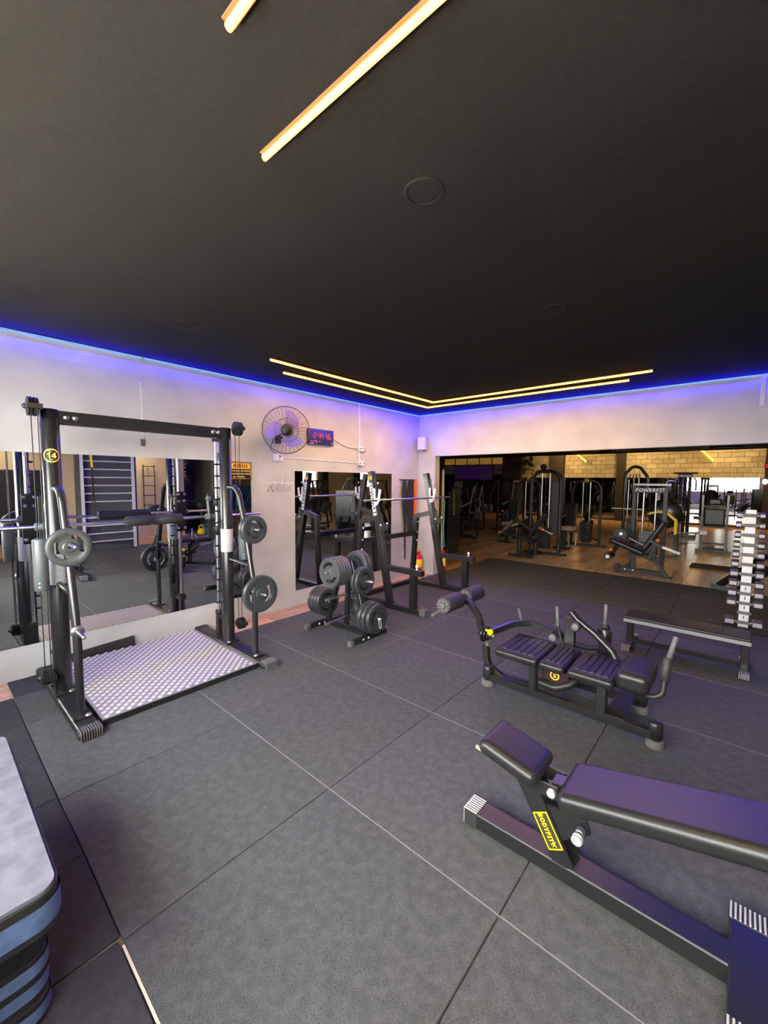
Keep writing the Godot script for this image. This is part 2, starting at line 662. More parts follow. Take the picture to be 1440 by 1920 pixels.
func setting() -> void:
	var rg := RandomNumberGenerator.new()
	rg.seed = 4
	# floor: screed, laminate, rubber tiles
	var fl := structure("floor")
	slab(fl, "screed", Vector3(-13.7, -0.2, FZ - 0.2), Vector3(6.5, -0.0215, BZ + 0.2), M.screed)
	# laminate laid beyond what can be told apart
	for r in [[-13.6, -21.0, -9.0, -6.0], [-9.0, -21.0, 1.4, -14.6], [1.4, -21.0, 6.4, -6.0], [2.6, -6.0, 5.0, BZ], [-9.0, -6.2, -4.7, -6.0]]:
		slab(fl, "laminate", Vector3(r[0], -0.0213, r[1]), Vector3(r[2], FY, r[3]), M.wood[0])
	var planks := []
	for wd in [0.196, 0.166]:
		var pm := MB.new()
		pm.rbox(Vector3.ZERO, Vector3(wd, 0.006, 1.497), 0.0012, 1)
		planks.append(pm.mesh())
	# strip of planks along the mirror wall
	for k in 6:
		for j in 2:
			IW(fl, "plank", planks[1 if j == 0 else 0], M.wood[rg.randi() % 3], Vector3(-4.437 + 0.182 * j, FY - 0.003, BZ - 0.75 - 1.5 * k - 0.55 * j))
	# planks of the other hall
	for i in 52:
		var x := -8.9 + 0.198 * i
		var off := fmod(i * 0.47, 1.5)
		for j in 7:
			var z := -6.2 - off - 1.5 * j + 0.75
			if z > -6.2 or z < -14.6: continue
			if x > -4.2 and z + 0.75 > -8.4: continue
			IW(fl, "plank", planks[0], M.wood[rg.randi() % 3], Vector3(x, FY - 0.003, z))
	# short planks that meet the edge of the rubber
	for i in 28:
		var x := -8.9 + 0.198 * (24 + i)
		if x < -4.15 or x > 1.3: continue
		var off := fmod((24 + i) * 0.47, 1.5)
		var top := -99.0
		for j in 7:
			var z := -6.2 - off - 1.5 * j + 0.75
			if z <= -6.2 and z + 0.75 <= -8.4:
				top = maxf(top, z + 0.749)
		if top > -20 and -8.40 - top > 0.03:
			var pm := MB.new()
			pm.rbox(Vector3(x, FY - 0.003, (top - 8.40) / 2), Vector3(0.196, 0.006, -8.40 - top), 0.0012, 1)
			P(fl, "plank", pm, M.wood[rg.randi() % 3])
	# rubber tiles, one metre
	var xs := [-4.155, -3.625, -2.625, -1.625, -0.625, 0.375, 1.375, 2.6]
	var tile_meshes := {}
	for i in xs.size() - 1:
		for j in 8:
			var w: float = xs[i + 1] - xs[i]
			var key := "%.3f" % w
			if not tile_meshes.has(key):
				var tm := MB.new()
				tm.rbox(Vector3.ZERO, Vector3(w - 0.004, 0.0135, 0.996), 0.0045, 1)
				tile_meshes[key] = tm.mesh()
			IW(fl, "rubber_tile", tile_meshes[key], M.rubber[rg.randi() % 4], Vector3((xs[i] + xs[i + 1]) / 2, -0.00675, -0.92 - j))
	var tm2 := MB.new()
	tm2.rbox(Vector3(-4.33, -0.00675, -0.86), Vector3(0.345, 0.0135, 0.87), 0.0045, 1)
	P(fl, "rubber_tile", tm2, M.rubber_dark)
	# pale strips painting the lit bevels of joints that run towards the mirror wall
	var jf := MB.new()  # pale band stands for the window reflected in the vinyl edge
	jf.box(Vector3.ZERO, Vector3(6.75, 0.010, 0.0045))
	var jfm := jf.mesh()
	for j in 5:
		IW(fl, "lit_joint_strip", jfm, M.lit_joint, Vector3(-0.78, -0.0062, -1.42 - j))
	# small tiles behind the camera line
	var tm3 := MB.new()
	tm3.rbox(Vector3.ZERO, Vector3(0.497, 0.0135, 0.497), 0.004, 1)
	var tm3m := tm3.mesh()
	for i in 13:
		for j in 4:
			var x := -3.90 + 0.5 * i
			IW(fl, "rubber_tile", tm3m, M.rubber_dark, Vector3(x + 0.012 * (1 if i > 4 else 0), -0.00675, -0.168 + 0.5 * j + (0.010 if i > 4 else 0.0)))
	var gl := MB.new()
	gl.box(Vector3(-1.0, -0.008, -0.4165), Vector3(1.22, 0.006, 0.008))
	P(fl, "adhesive_line", gl, M.pale_glue)

	# mirror wall
	var wl := structure("wall_left")
	slab(wl, "plaster", Vector3(WX - 0.15, -0.02, WZ - 0.15), Vector3(WX, 3.4, BZ + 0.15), M.wall)
	# header over the opening and its pier
	var wh := structure("wall_back")
	slab(wh, "header", Vector3(WX, 2.14, WZ - 0.15), Vector3(2.6, 3.4, WZ), M.wall)
	slab(wh, "pier", Vector3(WX, -0.02, WZ - 0.15), Vector3(-4.165, 2.14, WZ), M.wall)
	slab(wh, "end_wall", Vector3(2.6, -0.02, WZ - 0.15), Vector3(5.15, 3.4, WZ), M.dark_grey_wall)
	# ceiling of this room
	var ce := structure("ceiling")
	slab(ce, "plasterboard", Vector3(WX - 0.15, CY, WZ), Vector3(5.15, CY + 0.14, BZ + 0.15), M.ceiling)
	# side walls and shell of the other hall
	var wr := structure("wall_right")
	slab(wr, "plaster", Vector3(5.0, -0.02, WZ - 0.15), Vector3(5.15, 3.4, BZ + 0.15), M.cream)
	slab(wr, "dado", Vector3(4.985, 0, -2.55), Vector3(5.0, 1.9, BZ), M.black_wall)

func street_front() -> void:
	var wf := structure("wall_front")
	var x0 := -3.6
	var x1 := 1.0
	var sill := 1.0
	var top := 2.75
	slab(wf, "pier", Vector3(WX, -0.02, BZ), Vector3(x0, 3.0, BZ + 0.15), M.wall)
	slab(wf, "pier", Vector3(x1, -0.02, BZ), Vector3(5.15, 3.0, BZ + 0.15), M.wall)
	slab(wf, "lintel", Vector3(x0, top, BZ), Vector3(x1, 3.0, BZ + 0.15), M.wall)
	slab(wf, "apron", Vector3(x0, -0.02, BZ), Vector3(x1, sill, BZ + 0.15), M.wall)
	# aluminium frame with three panes
	var wd := structure("window_1", Vector3((x0 + x1) / 2, sill, BZ + 0.08))
	var f := MB.new()
	for x in [x0 + 0.02, -1.96, -0.6, x1 - 0.02]:
		f.bar(Vector3(x, sill, BZ + 0.08), Vector3(x, top, BZ + 0.08), 0.05, 0.06, Vector3.BACK)
	for y in [sill + 0.02, top - 0.02]:
		f.bar(Vector3(x0, y, BZ + 0.08), Vector3(x1, y, BZ + 0.08), 0.06, 0.05, Vector3.UP)
	P(wd, "window_frame", f, M.satin)
	for r in [[x0 + 0.045, -1.985], [-1.935, -0.625], [-0.575, x1 - 0.045]]:
		slab(wd, "pane", Vector3(r[0], sill + 0.045, BZ + 0.078), Vector3(r[1], top - 0.045, BZ + 0.082), M.glass)
	var ev := structure("unseen_eave")  # unseen roof edge, depth shaped to block steep sky and sun
	slab(ev, "soffit", Vector3(-8, 2.86, BZ + 0.15), Vector3(8, 3.0, 1.4), M.wall)
	var st := structure("street_ground")
	slab(st, "bounce_pavement", Vector3(-25, -0.25, BZ + 0.15), Vector3(25, -0.05, 2.45), mk(lin(0.6, 0.58, 0.54), 0.9))  # unseen strip, width and paleness shaped to bounce sun onto the ceiling
	slab(st, "blackened_ground", Vector3(-90, -0.25, 2.45), Vector3(90, -0.12, 150), mk(lin(0.003, 0.003, 0.003), 0.95, 0.0, 0.0))  # unseen ground, blackened so it bounces hardly any light indoors

# ---------------------------------------------------------------- lamps fixed to the ceiling
func led_bar(parent: Node, pts: Array, gm: Material) -> void:
	var h := MB.new()
	h.loft(pts.map(func(q): return q + Vector3(0, -0.0065, 0)), Vector3.UP, MB.rect_edges(0.024, 0.012, 0.001))
	P(parent, "channel", h, M.satin)
	var d := MB.new()
	d.loft(pts.map(func(q): return q + Vector3(0, -0.024, 0)), Vector3.UP, MB.rect_edges(0.02, 0.02, 0.006))
	P(parent, "diffuser", d, gm)
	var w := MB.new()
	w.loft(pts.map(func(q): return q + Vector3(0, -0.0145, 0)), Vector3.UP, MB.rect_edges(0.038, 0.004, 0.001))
	P(parent, "halo_strip", w, M.halo_strip)  # glowing strip added as the orange halo beside the diffuser

func ceiling_lights() -> void:
	var amber := Color(1.0, 0.78, 0.40)
	var gm := glow(Color(1.0, 0.80, 0.36), 10.0)
	gm.emission = Color(1.0, 0.70, 0.26)
	gm.albedo_color = Color(0.4, 0.35, 0.25)
	var e := 0.82
	# outer and inner angle of the pair over the corner
	var sets := [
		["amber linear ceiling lamp, longer angle of the pair over the room corner", [Vector3(-3.55, CY, -2.36), Vector3(-3.55, CY, -5.16), Vector3(-0.78, CY, -5.16)]],
		["amber linear ceiling lamp, angle of the pair closest to the blue strip", [Vector3(-3.86, CY, -2.73), Vector3(-3.86, CY, -5.46), Vector3(-1.05, CY, -5.46)]],
		["amber linear ceiling lamp crossing the dark ceiling overhead", [Vector3(-1.385, CY, -0.905), Vector3(1.2, CY, -0.905)]],
		["amber linear ceiling lamp cut by the top edge beside the longer one", [Vector3(-1.075, CY, -0.6), Vector3(1.2, CY, -0.6)]]]
	for s in sets:
		var pts: Array = s[1]
		var t := thing("linear_lamp", s[0], "ceiling lamp", pts[0], 0.0, "amber linear lamps on the ceiling")
		led_bar(t, pts, gm)
		for k in pts.size() - 1:
			var a: Vector3 = pts[k]
			var b: Vector3 = pts[k + 1]
			area("linear_lamp_light", (a + b) / 2 + Vector3(0, -0.04, 0), Vector3.DOWN, Vector2((b - a).length(), 0.02), amber, e * (b - a).length(), b - a)
	# blue strips in the corner of wall and ceiling
	var blue := Color(0.04, 0.0, 1.0)
	var bm := glow(Color(0.30, 0.48, 1.0), 2.2)
	var strips := [
		["blue light strip above the long mirror, nearer the street front", Vector3(WX + 0.012, CY - 0.014, BZ - 0.1), Vector3(WX + 0.012, CY - 0.014, -1.53), Vector3(1, -0.6, 0)],
		["blue light strip above the fan and clock", Vector3(WX + 0.012, CY - 0.014, -1.56), Vector3(WX + 0.012, CY - 0.014, -4.56), Vector3(1, -0.6, 0)],
		["short blue light strip running into the room corner", Vector3(WX + 0.012, CY - 0.014, -4.59), Vector3(WX + 0.012, CY - 0.014, WZ + 0.01), Vector3(1, -0.6, 0)],
		["blue light strip above the wide opening to the other hall", Vector3(WX + 0.012, CY - 0.014, WZ + 0.012), Vector3(2.55, CY - 0.014, WZ + 0.012), Vector3(0, -0.6, 1)]]
	for s in strips:
		var a: Vector3 = s[1]
		var b: Vector3 = s[2]
		var t := thing("light_strip", s[0], "light strip", a, 0.0, "blue light strips along the ceiling edge")
		var m := MB.new()
		m.bar(a, b, 0.014, 0.014, Vector3.UP, 0.003)
		P(t, "led_tape", m, bm)
		var d: Vector3 = s[3].normalized()
		area("light_strip_light", (a + b) / 2 + d * 0.012, d, Vector2((b - a).length(), 0.012), blue, 1.6 * (b - a).length(), b - a)
	# flush loudspeakers
	var spots := [[Vector3(-1.065, CY, -1.457), "round flush ceiling speaker beside the overhead amber lamp"], [Vector3(-3.304, CY, -1.463), "round flush ceiling speaker close to the blue strip, over the rack with the platform"], [Vector3(-1.05, CY, -2.99), "round flush ceiling speaker in the dark middle of the ceiling"]]
	for s in spots:
		var t := thing("ceiling_speaker", s[1], "speaker", s[0], 0.0, "flush ceiling speakers")
		var m := MB.new()
		m.lathe([Vector2(0.068, -0.001), Vector2(0.070, -0.006), Vector2(0.082, -0.006), Vector2(0.085, 0.0)], s[0], Vector3.UP, 40)
		P(t, "rim", m, M.ceiling)
		var g := MB.new()
		g.lathe([Vector2(0.0, -0.003), Vector2(0.066, -0.003), Vector2(0.067, 0.0)], s[0], Vector3.UP, 40)
		P(t, "grille", g, M.ceiling)
		g = MB.new()
		g.lathe([Vector2(0.066, -0.0015), Vector2(0.0705, -0.0015)], s[0], Vector3.UP, 40)
		P(t, "gap", g, M.black)

# ---------------------------------------------------------------- the other hall
func V(x: float, y: float, z: float) -> Vector3:
	return Vector3(x, y, z)

# round tube part along a bent path
func tubep(t: Node, called: String, pts: Array, r: float, mat: Material, fillet := 0.0, sides := 10) -> MeshInstance3D:
	var m := MB.new()
	m.tube(bend(pts, fillet) if fillet > 0 else pts, r, sides)
	return P(t, called, m, mat)

# square tube part along a bent path
func barp(t: Node, called: String, pts: Array, w: float, h: float, mat: Material, up := Vector3.UP, fillet := 0.0, ch := 0.004) -> MeshInstance3D:
	var m := MB.new()
	m.loft(bend(pts, fillet, 5) if fillet > 0 else pts, up, MB.rect_edges(w, h, ch))
	return P(t, called, m, mat)

func padp(t: Node, called: String, c: Vector3, s: Vector3, r: float, mat: Material, b := Basis(), seg := 3) -> MeshInstance3D:
	var m := MB.new()
	m.rbox(c, s, r, seg, b)
	return P(t, called, m, mat)

func cylp(t: Node, called: String, a: Vector3, b: Vector3, r: float, mat: Material, segs := 16, ch := 0.0) -> MeshInstance3D:
	var m := MB.new()
	m.cyl(a, b, r, segs, -1.0, ch)
	return P(t, called, m, mat)

func rz(deg: float) -> Basis:
	return Basis(Vector3.BACK, deg_to_rad(deg))
func rx(deg: float) -> Basis:
	return Basis(Vector3.RIGHT, deg_to_rad(deg))
func ry(deg: float) -> Basis:
	return Basis(Vector3.UP, deg_to_rad(deg))

func weight_stack(t: Node, c: Vector3, w: float, d: float, y0: float, y1: float, nn: int, mat: Material) -> void:
	var h := (y1 - y0) / nn
	var m := MB.new()
	m.rbox(Vector3.ZERO, Vector3(w, h * 0.88, d), 0.003, 1)
	var me := m.mesh()
	for k in nn:
		IW(t, "stack_plate", me, mat, Vector3(c.x, y0 + h * (k + 0.5), c.z))

func badge(t: Node, at: Vector3, b: Basis, r: float, txt: String) -> void:
	var m := MB.new()
	m.lathe([Vector2(r * 0.86, 0), Vector2(r * 0.86, 0.002), Vector2(r, 0.002), Vector2(r, 0)], at, b.z, 28)
	var k := P(t, "badge_ring", m, M.print_yellow)
	var g := MB.new()
	g.lathe([Vector2(0, 0.001), Vector2(r * 0.86, 0.001), Vector2(r * 0.86, 0)], at, b.z, 28)
	P(t, "badge_face", g, M.black)
	lettering(t, "badge_number", txt, at + b.z * 0.002, b, r * 0.95, M.print_yellow)

func far_shell() -> void:
	var rg := RandomNumberGenerator.new()
	rg.seed = 9
	var wf := structure("wall_far")
	slab(wf, "backing", V(-9.6, -0.02, FZ - 0.2), V(6.5, 3.5, FZ - 0.02), M.mortar)
	slab(wf, "window_apron", V(-13.7, -0.02, FZ - 0.2), V(-9.6, 2.06, FZ), M.black_wall)
	slab(wf, "window_head", V(-13.7, 3.2, FZ - 0.2), V(-9.6, 3.5, FZ), M.black_wall)
	slab(wf, "plaster", V(0.75, 1.92, FZ - 0.02), V(6.4, 3.4, FZ), M.cream)
	# concrete blocks above the mirror
	var bm := MB.new()
	bm.rbox(Vector3.ZERO, V(0.39, 0.19, 0.05), 0.006, 1)
	var block := bm.mesh()
	for r in 7:
		for k in 26:
			var x := -8.6 + 0.4 * k + (0.2 if r % 2 else 0.0)
			if x > 0.72: continue
			IW(wf, "block", block, M.brick[rg.randi() % 3], V(x, 2.02 + 0.2 * r, FZ - 0.015))
	# pillars
	for pr in [[-9.75, -8.72], [-7.28, -6.6], [-4.31, -3.97], [0.6, 1.0]]:
		slab(wf, "pillar", V(pr[0], -0.02, FZ - 0.02), V(pr[1], 3.4, FZ + 0.22), M.pillar)
	# strip window at the far side
	var w2 := structure("window_2", V(-11.6, 2.06, FZ - 0.1))
	var f := MB.new()
	for k in 6:
		f.bar(V(-13.6 + 0.775 * k, 2.06, FZ - 0.08), V(-13.6 + 0.775 * k, 3.2, FZ - 0.08), 0.05, 0.06, Vector3.BACK)
	for y in [2.08, 2.36, 2.64, 3.18]:
		f.bar(V(-13.6, y, FZ - 0.08), V(-9.7, y, FZ - 0.08), 0.05, 0.04)
	P(w2, "window_frame", f, M.pillar)
	var milky := mk(lin(0.75, 0.62, 0.3), 0.6)
	milky.backlight_enabled = true
	milky.backlight = Color(0.40, 0.36, 0.25)
	var frost := mk(lin(0.55, 0.5, 0.55), 0.5)
	frost.backlight_enabled = true
	frost.backlight = Color(0.15, 0.14, 0.16)
	for k in 5:
		var x := -13.6 + 0.775 * k
		slab(w2, "pane", V(x + 0.02, 2.66, FZ - 0.082), V(x + 0.755, 3.16, FZ - 0.078), milky)
		for y in [2.1, 2.38]:
			slab(w2, "frosted_pane", V(x + 0.02, y, FZ - 0.083), V(x + 0.755, y + 0.24, FZ - 0.077), frost)
	var wl := structure("wall_far_left")
	slab(wl, "plaster", V(-13.75, -0.02, FZ - 0.2), V(-13.6, 3.5, WZ), M.black_wall)
	slab(wl, "return", V(-13.75, -0.02, WZ - 0.15), V(WX, 3.5, WZ), M.black_wall)
	# side wall with two windows
	var wr := structure("wall_far_right")
	var zs := [WZ - 0.15, -11.85, -12.7, -15.65, -16.4, FZ - 0.2]
	for k in 5:
		if k % 2 == 0:
			slab(wr, "plaster", V(6.3, -0.02, zs[k + 1]), V(6.45, 3.5, zs[k]), M.cream)
		else:
			slab(wr, "apron", V(6.3, -0.02, zs[k + 1]), V(6.45, 1.35, zs[k]), M.cream)
			slab(wr, "head", V(6.3, 2.55, zs[k + 1]), V(6.45, 3.5, zs[k]), M.cream)
			var w := structure("window_%d" % (3 + k / 2), V(6.37, 1.35, (zs[k] + zs[k + 1]) / 2))
			var wm := MB.new()
			for z in [zs[k] - 0.02, zs[k + 1] + 0.02]:
				wm.bar(V(6.37, 1.35, z), V(6.37, 2.55, z), 0.04, 0.06, Vector3.RIGHT)
			for y in [1.37, 1.95, 2.53]:
				wm.bar(V(6.37, y, zs[k]), V(6.37, y, zs[k + 1]), 0.06, 0.04)
			P(w, "window_frame", wm, M.white_paint)
			for y in [[1.39, 1.93], [1.97, 2.51]]:
				slab(w, "pane", V(6.368, y[0], zs[k + 1] + 0.04), V(6.372, y[1], zs[k] - 0.04), M.glass)
	slab(wr, "return", V(5.15, -0.02, WZ - 0.15), V(6.45, 3.5, WZ), M.cream)
	# roof of the hall
	var cf := structure("ceiling_far")
	slab(cf, "deck", V(-13.75, 3.4, FZ - 0.2), V(6.45, 3.55, WZ), M.pillar)
	var bm2 := MB.new()
	for z in [-9.0, -13.0, -17.0]:
		bm2.bar(V(-13.6, 3.3, z), V(6.3, 3.3, z), 0.12, 0.2)
	P(cf, "beam", bm2, M.black)
	# curtains beside the side windows
	for z in [-11.55, -13.1, -15.3]:
		var c := MB.new()
		var pp := PackedVector2Array()
		for k in 19:
			pp.append(Vector2(-0.22 + 0.44 * k / 18, 0.03 * sin(k * 1.5)))
		for k in 19:
			pp.append(Vector2(0.22 - 0.44 * k / 18, 0.012 + 0.03 * sin((18 - k) * 1.5)))
		c.poly(pp, 2.3, Transform3D(Basis(V(0, 0, 1), V(1, 0, 0), V(0, -1, 0)), V(6.2, 1.35, z)))
		var names := {-11.55: "black curtain hanging beside the bright window, seen in the narrow mirror", -13.1: "black curtain hanging between the two bright windows of the side wall", -15.3: "black curtain hanging nearest the rear window of the side wall"}
		var cu := thing("curtain", names[z], "curtain", V(6.2, 0.2, z), 0.0, "black curtains")
		P(cu, "drape", c, M.curtain)
		tubep(cu, "rod", [V(6.2, 2.52, z - 0.3), V(6.2, 2.52, z + 0.3)], 0.012, M.steel)

func far_lights() -> void:
	var gm := glow(Color(1.0, 0.74, 0.25), 3.0)
	# slanted amber tubes in front of the block wall
	for s in [[V(-6.05, 3.12, FZ + 0.35), V(-5.55, 2.66, FZ + 0.35), "short slanted amber tube lamp before the block wall, beside the dark pillar"], [V(-1.46, 3.2, FZ + 0.35), V(-0.92, 2.58, FZ + 0.35), "short slanted amber tube lamp before the block wall, above the bright mirror images"]]:
		var t := thing("slanted_lamp", s[2], "wall lamp", s[0], 0.0, "slanted amber lamps of the other hall")
		var a: Vector3 = s[0]
		var b: Vector3 = s[1]
		barp(t, "lamp_tube", [a, b], 0.07, 0.07, gm, Vector3.BACK, 0, 0.015)
		barp(t, "bracket", [a + V(0, 0.02, 0), V(a.x, a.y + 0.02, FZ + 0.02)], 0.02, 0.02, M.black)
		barp(t, "bracket", [b + V(0, 0.02, 0), V(b.x, b.y + 0.02, FZ + 0.02)], 0.02, 0.02, M.black)
		area("slanted_lamp_light", (a + b) / 2 + V(0, 0, 0.06), V(0.2, -0.3, 0.9), Vector2((b - a).length(), 0.07), Color(1.0, 0.72, 0.3), 0.5, b - a)
	# unseen warm panels added under the roof to light the blocks, behind the header
	var pl := glow(Color(1.0, 0.83, 0.56), 3.0)
	for c in [[V(-6.4, 3.36, -19.7), "added warm roof lamp nearest the block wall, beside the pillars"], [V(-3.4, 3.36, -19.7), "added warm roof lamp nearest the block wall, above the cable tower"], [V(-0.6, 3.36, -19.7), "added warm roof lamp nearest the block wall, over the mirror"], [V(-3.0, 3.36, -11.0), "added warm roof lamp over the arched machines"], [V(1.5, 3.36, -11.0), "added warm roof lamp over the rear rack"]]:
		var washer: bool = c[0].z < -15
		var t := thing("added_roof_lamp", c[1], "ceiling lamp", c[0], 0.0, "added warm roof lamps of the other hall")
		var b := rx(40) if washer else Basis()
		padp(t, "housing", c[0] + V(0, -0.02 if washer else 0.01, 0), V(1.24, 0.04, 0.12), 0.008, M.black, b, 1)
		padp(t, "lamp_diffuser", c[0] + V(0, -0.02 if washer else 0, 0) + b * V(0, -0.03, 0), V(1.2, 0.03, 0.1), 0.01, pl, b, 1)
		area("added_roof_lamp_light", c[0] + V(0, -0.02 if washer else 0, 0) + b * V(0, -0.055, 0), b * Vector3.DOWN, Vector2(1.2, 0.1), Color(1.0, 0.82, 0.52), 4.6 if washer else 1.1, Vector3.RIGHT)
	# hanging round shades and pipe under the roof
	for s in [[V(-2.74, 2.41, -10), 0.33, M.sign_yellow, "shallow round hanging shade, olive, above the tall arched machine"], [V(-0.95, 2.39, -10), 0.44, M.teal, "shallow round hanging shade, dark teal, below the header edge"], [V(-2.0, 2.45, -10), 0.32, M.satin, "shallow round hanging shade, black, between the olive and the teal one"], [V(0.26, 2.42, -10), 0.34, M.satin, "shallow round hanging shade, black, at the edge by the red display"]]:
		var t := thing("hanging_shade", s[3], "hanging shade", s[0], 0.0, "round shades hanging in the other hall")
		var m := MB.new()
		m.lathe([Vector2(0.02, -0.075), Vector2(s[1] * 0.5, -0.06), Vector2(s[1] * 0.8, -0.035), Vector2(s[1], 0.0), Vector2(s[1] * 0.8, 0.02), Vector2(0.03, 0.05)], s[0], Vector3.UP, 32)
		P(t, "dish", m, mk(s[2].albedo_color.darkened(0.75), 0.5))
		tubep(t, "hanger", [s[0] + V(0, 0.04, 0), V(s[0].x, 3.4, s[0].z)], 0.008, M.black, 0, 6)
	var pp := thing("roof_pipe", "long black pipe running below the roof behind the header", "pipe", V(-6, 2.52, -13.5))
	tubep(pp, "pipe", [V(-13.5, 2.6, -13.5), V(6.2, 2.6, -13.5)], 0.06, M.black)
	for x in [-11.0, -7.0, -3.0, 1.0, 5.0]:
		tubep(pp, "hanger", [V(x, 2.62, -13.5), V(x, 3.4, -13.5)], 0.01, M.black, 0, 6)

func far_wall_items() -> void:
	var mi := thing("wall_mirror", "wide wall mirror under the pale block wall, reflecting bright windows", "mirror", V(-1, 0.05, FZ))
	for x in [-8.7, -6.58, -3.95, -2.4, -0.9]:
		var x1: float = {-8.7: -7.3, -6.58: -4.33, -3.95: -2.41, -2.4: -0.91, -0.9: 0.58}[x]
		slab(mi, "mirror_panel", V(x, 0.08, FZ), V(x1, 1.915, FZ + 0.012), M.mirror)
	slab(mi, "mirror_panel", V(1.02, 0.08, FZ), V(6.2, 1.915, FZ + 0.012), M.mirror)
	# screen
	var tv := thing("television", "large dark violet wall screen below the strip window", "television", V(-11.55, 1.78, FZ + 0.1))
	padp(tv, "casing", V(-11.55, 2.2, FZ + 0.06), V(2.5, 0.86, 0.09), 0.02, M.black)
	var tm := glow(Color(0.16, 0.05, 0.24), 0.45)
	slab(tv, "screen", V(-12.74, 1.81, FZ + 0.105), V(-10.36, 2.59, FZ + 0.108), tm)
	# digital display and bulb at the right pillar
	var ck := thing("digital_clock", "small red digital display on the dark end pillar", "clock", V(0.74, 2.3, FZ + 0.25))
	padp(ck, "casing", V(0.78, 2.36, FZ + 0.25), V(0.42, 0.2, 0.05), 0.01, M.black)
	lettering(ck, "display", "20:41", V(0.78, 2.36, FZ + 0.28), Basis(), 0.12, glow(Color(1, 0.05, 0.03), 1.2))
	var bl := thing("bulb_lamp", "small bare bulb glowing on the dark end pillar", "lamp", V(0.62, 1.75, FZ + 0.3))
	padp(bl, "socket", V(0.62, 1.9, FZ + 0.25), V(0.06, 0.08, 0.06), 0.01, M.black)
	var bb := MB.new()
	bb.ball(V(0.62, 1.78, FZ + 0.25), 0.075, 14, 1.4)
	P(bl, "bulb", bb, glow(Color(1, 0.93, 0.85), 3.0))
	var om := OmniLight3D.new()
	om.name = "bulb_light"
	om.position = V(0.62, 1.78, FZ + 0.25)
	om.light_color = Color(1, 0.9, 0.75)
	om.light_energy = 0.15
	om.light_size = 0.05
	om.omni_range = 25.0
	om.shadow_enabled = true
	add_child(om)
	wall_fan(V(-8.25, 2.72, FZ + 0.35), Vector3(0.35, -0.1, 0.9), 0.36, 22, "dark wall fan high between two brown pillars", M.black)

func arch_tower(t: Node, xl: float, xr: float, z: float, top: float, r: float, depth := 0.35) -> void:
	tubep(t, "arch_tube", [V(xl, FY + 0.05, z), V(xl, top, z), V(xr, top, z), V(xr, FY + 0.05, z)], r, M.satin, (xr - xl) * 0.42, 14)
	barp(t, "base_rail", [V(xl - 0.12, FY + 0.03, z), V(xr + 0.17, FY + 0.03, z)], 0.07, 0.05, M.satin)
	var xc := (xl + xr) / 2
	for s in [-0.09, 0.09]:
		tubep(t, "guide_rod", [V(xc + s, 0.15, z), V(xc + s, top - 0.03, z)], 0.013, M.chrome, 0, 8)
	tubep(t, "cable", [V(xc, 0.6, z), V(xc, top, z)], 0.004, M.black, 0, 5)
	weight_stack(t, V(xc, 0, z), 0.26, 0.12, 0.12, 0.62, 10, M.satin)

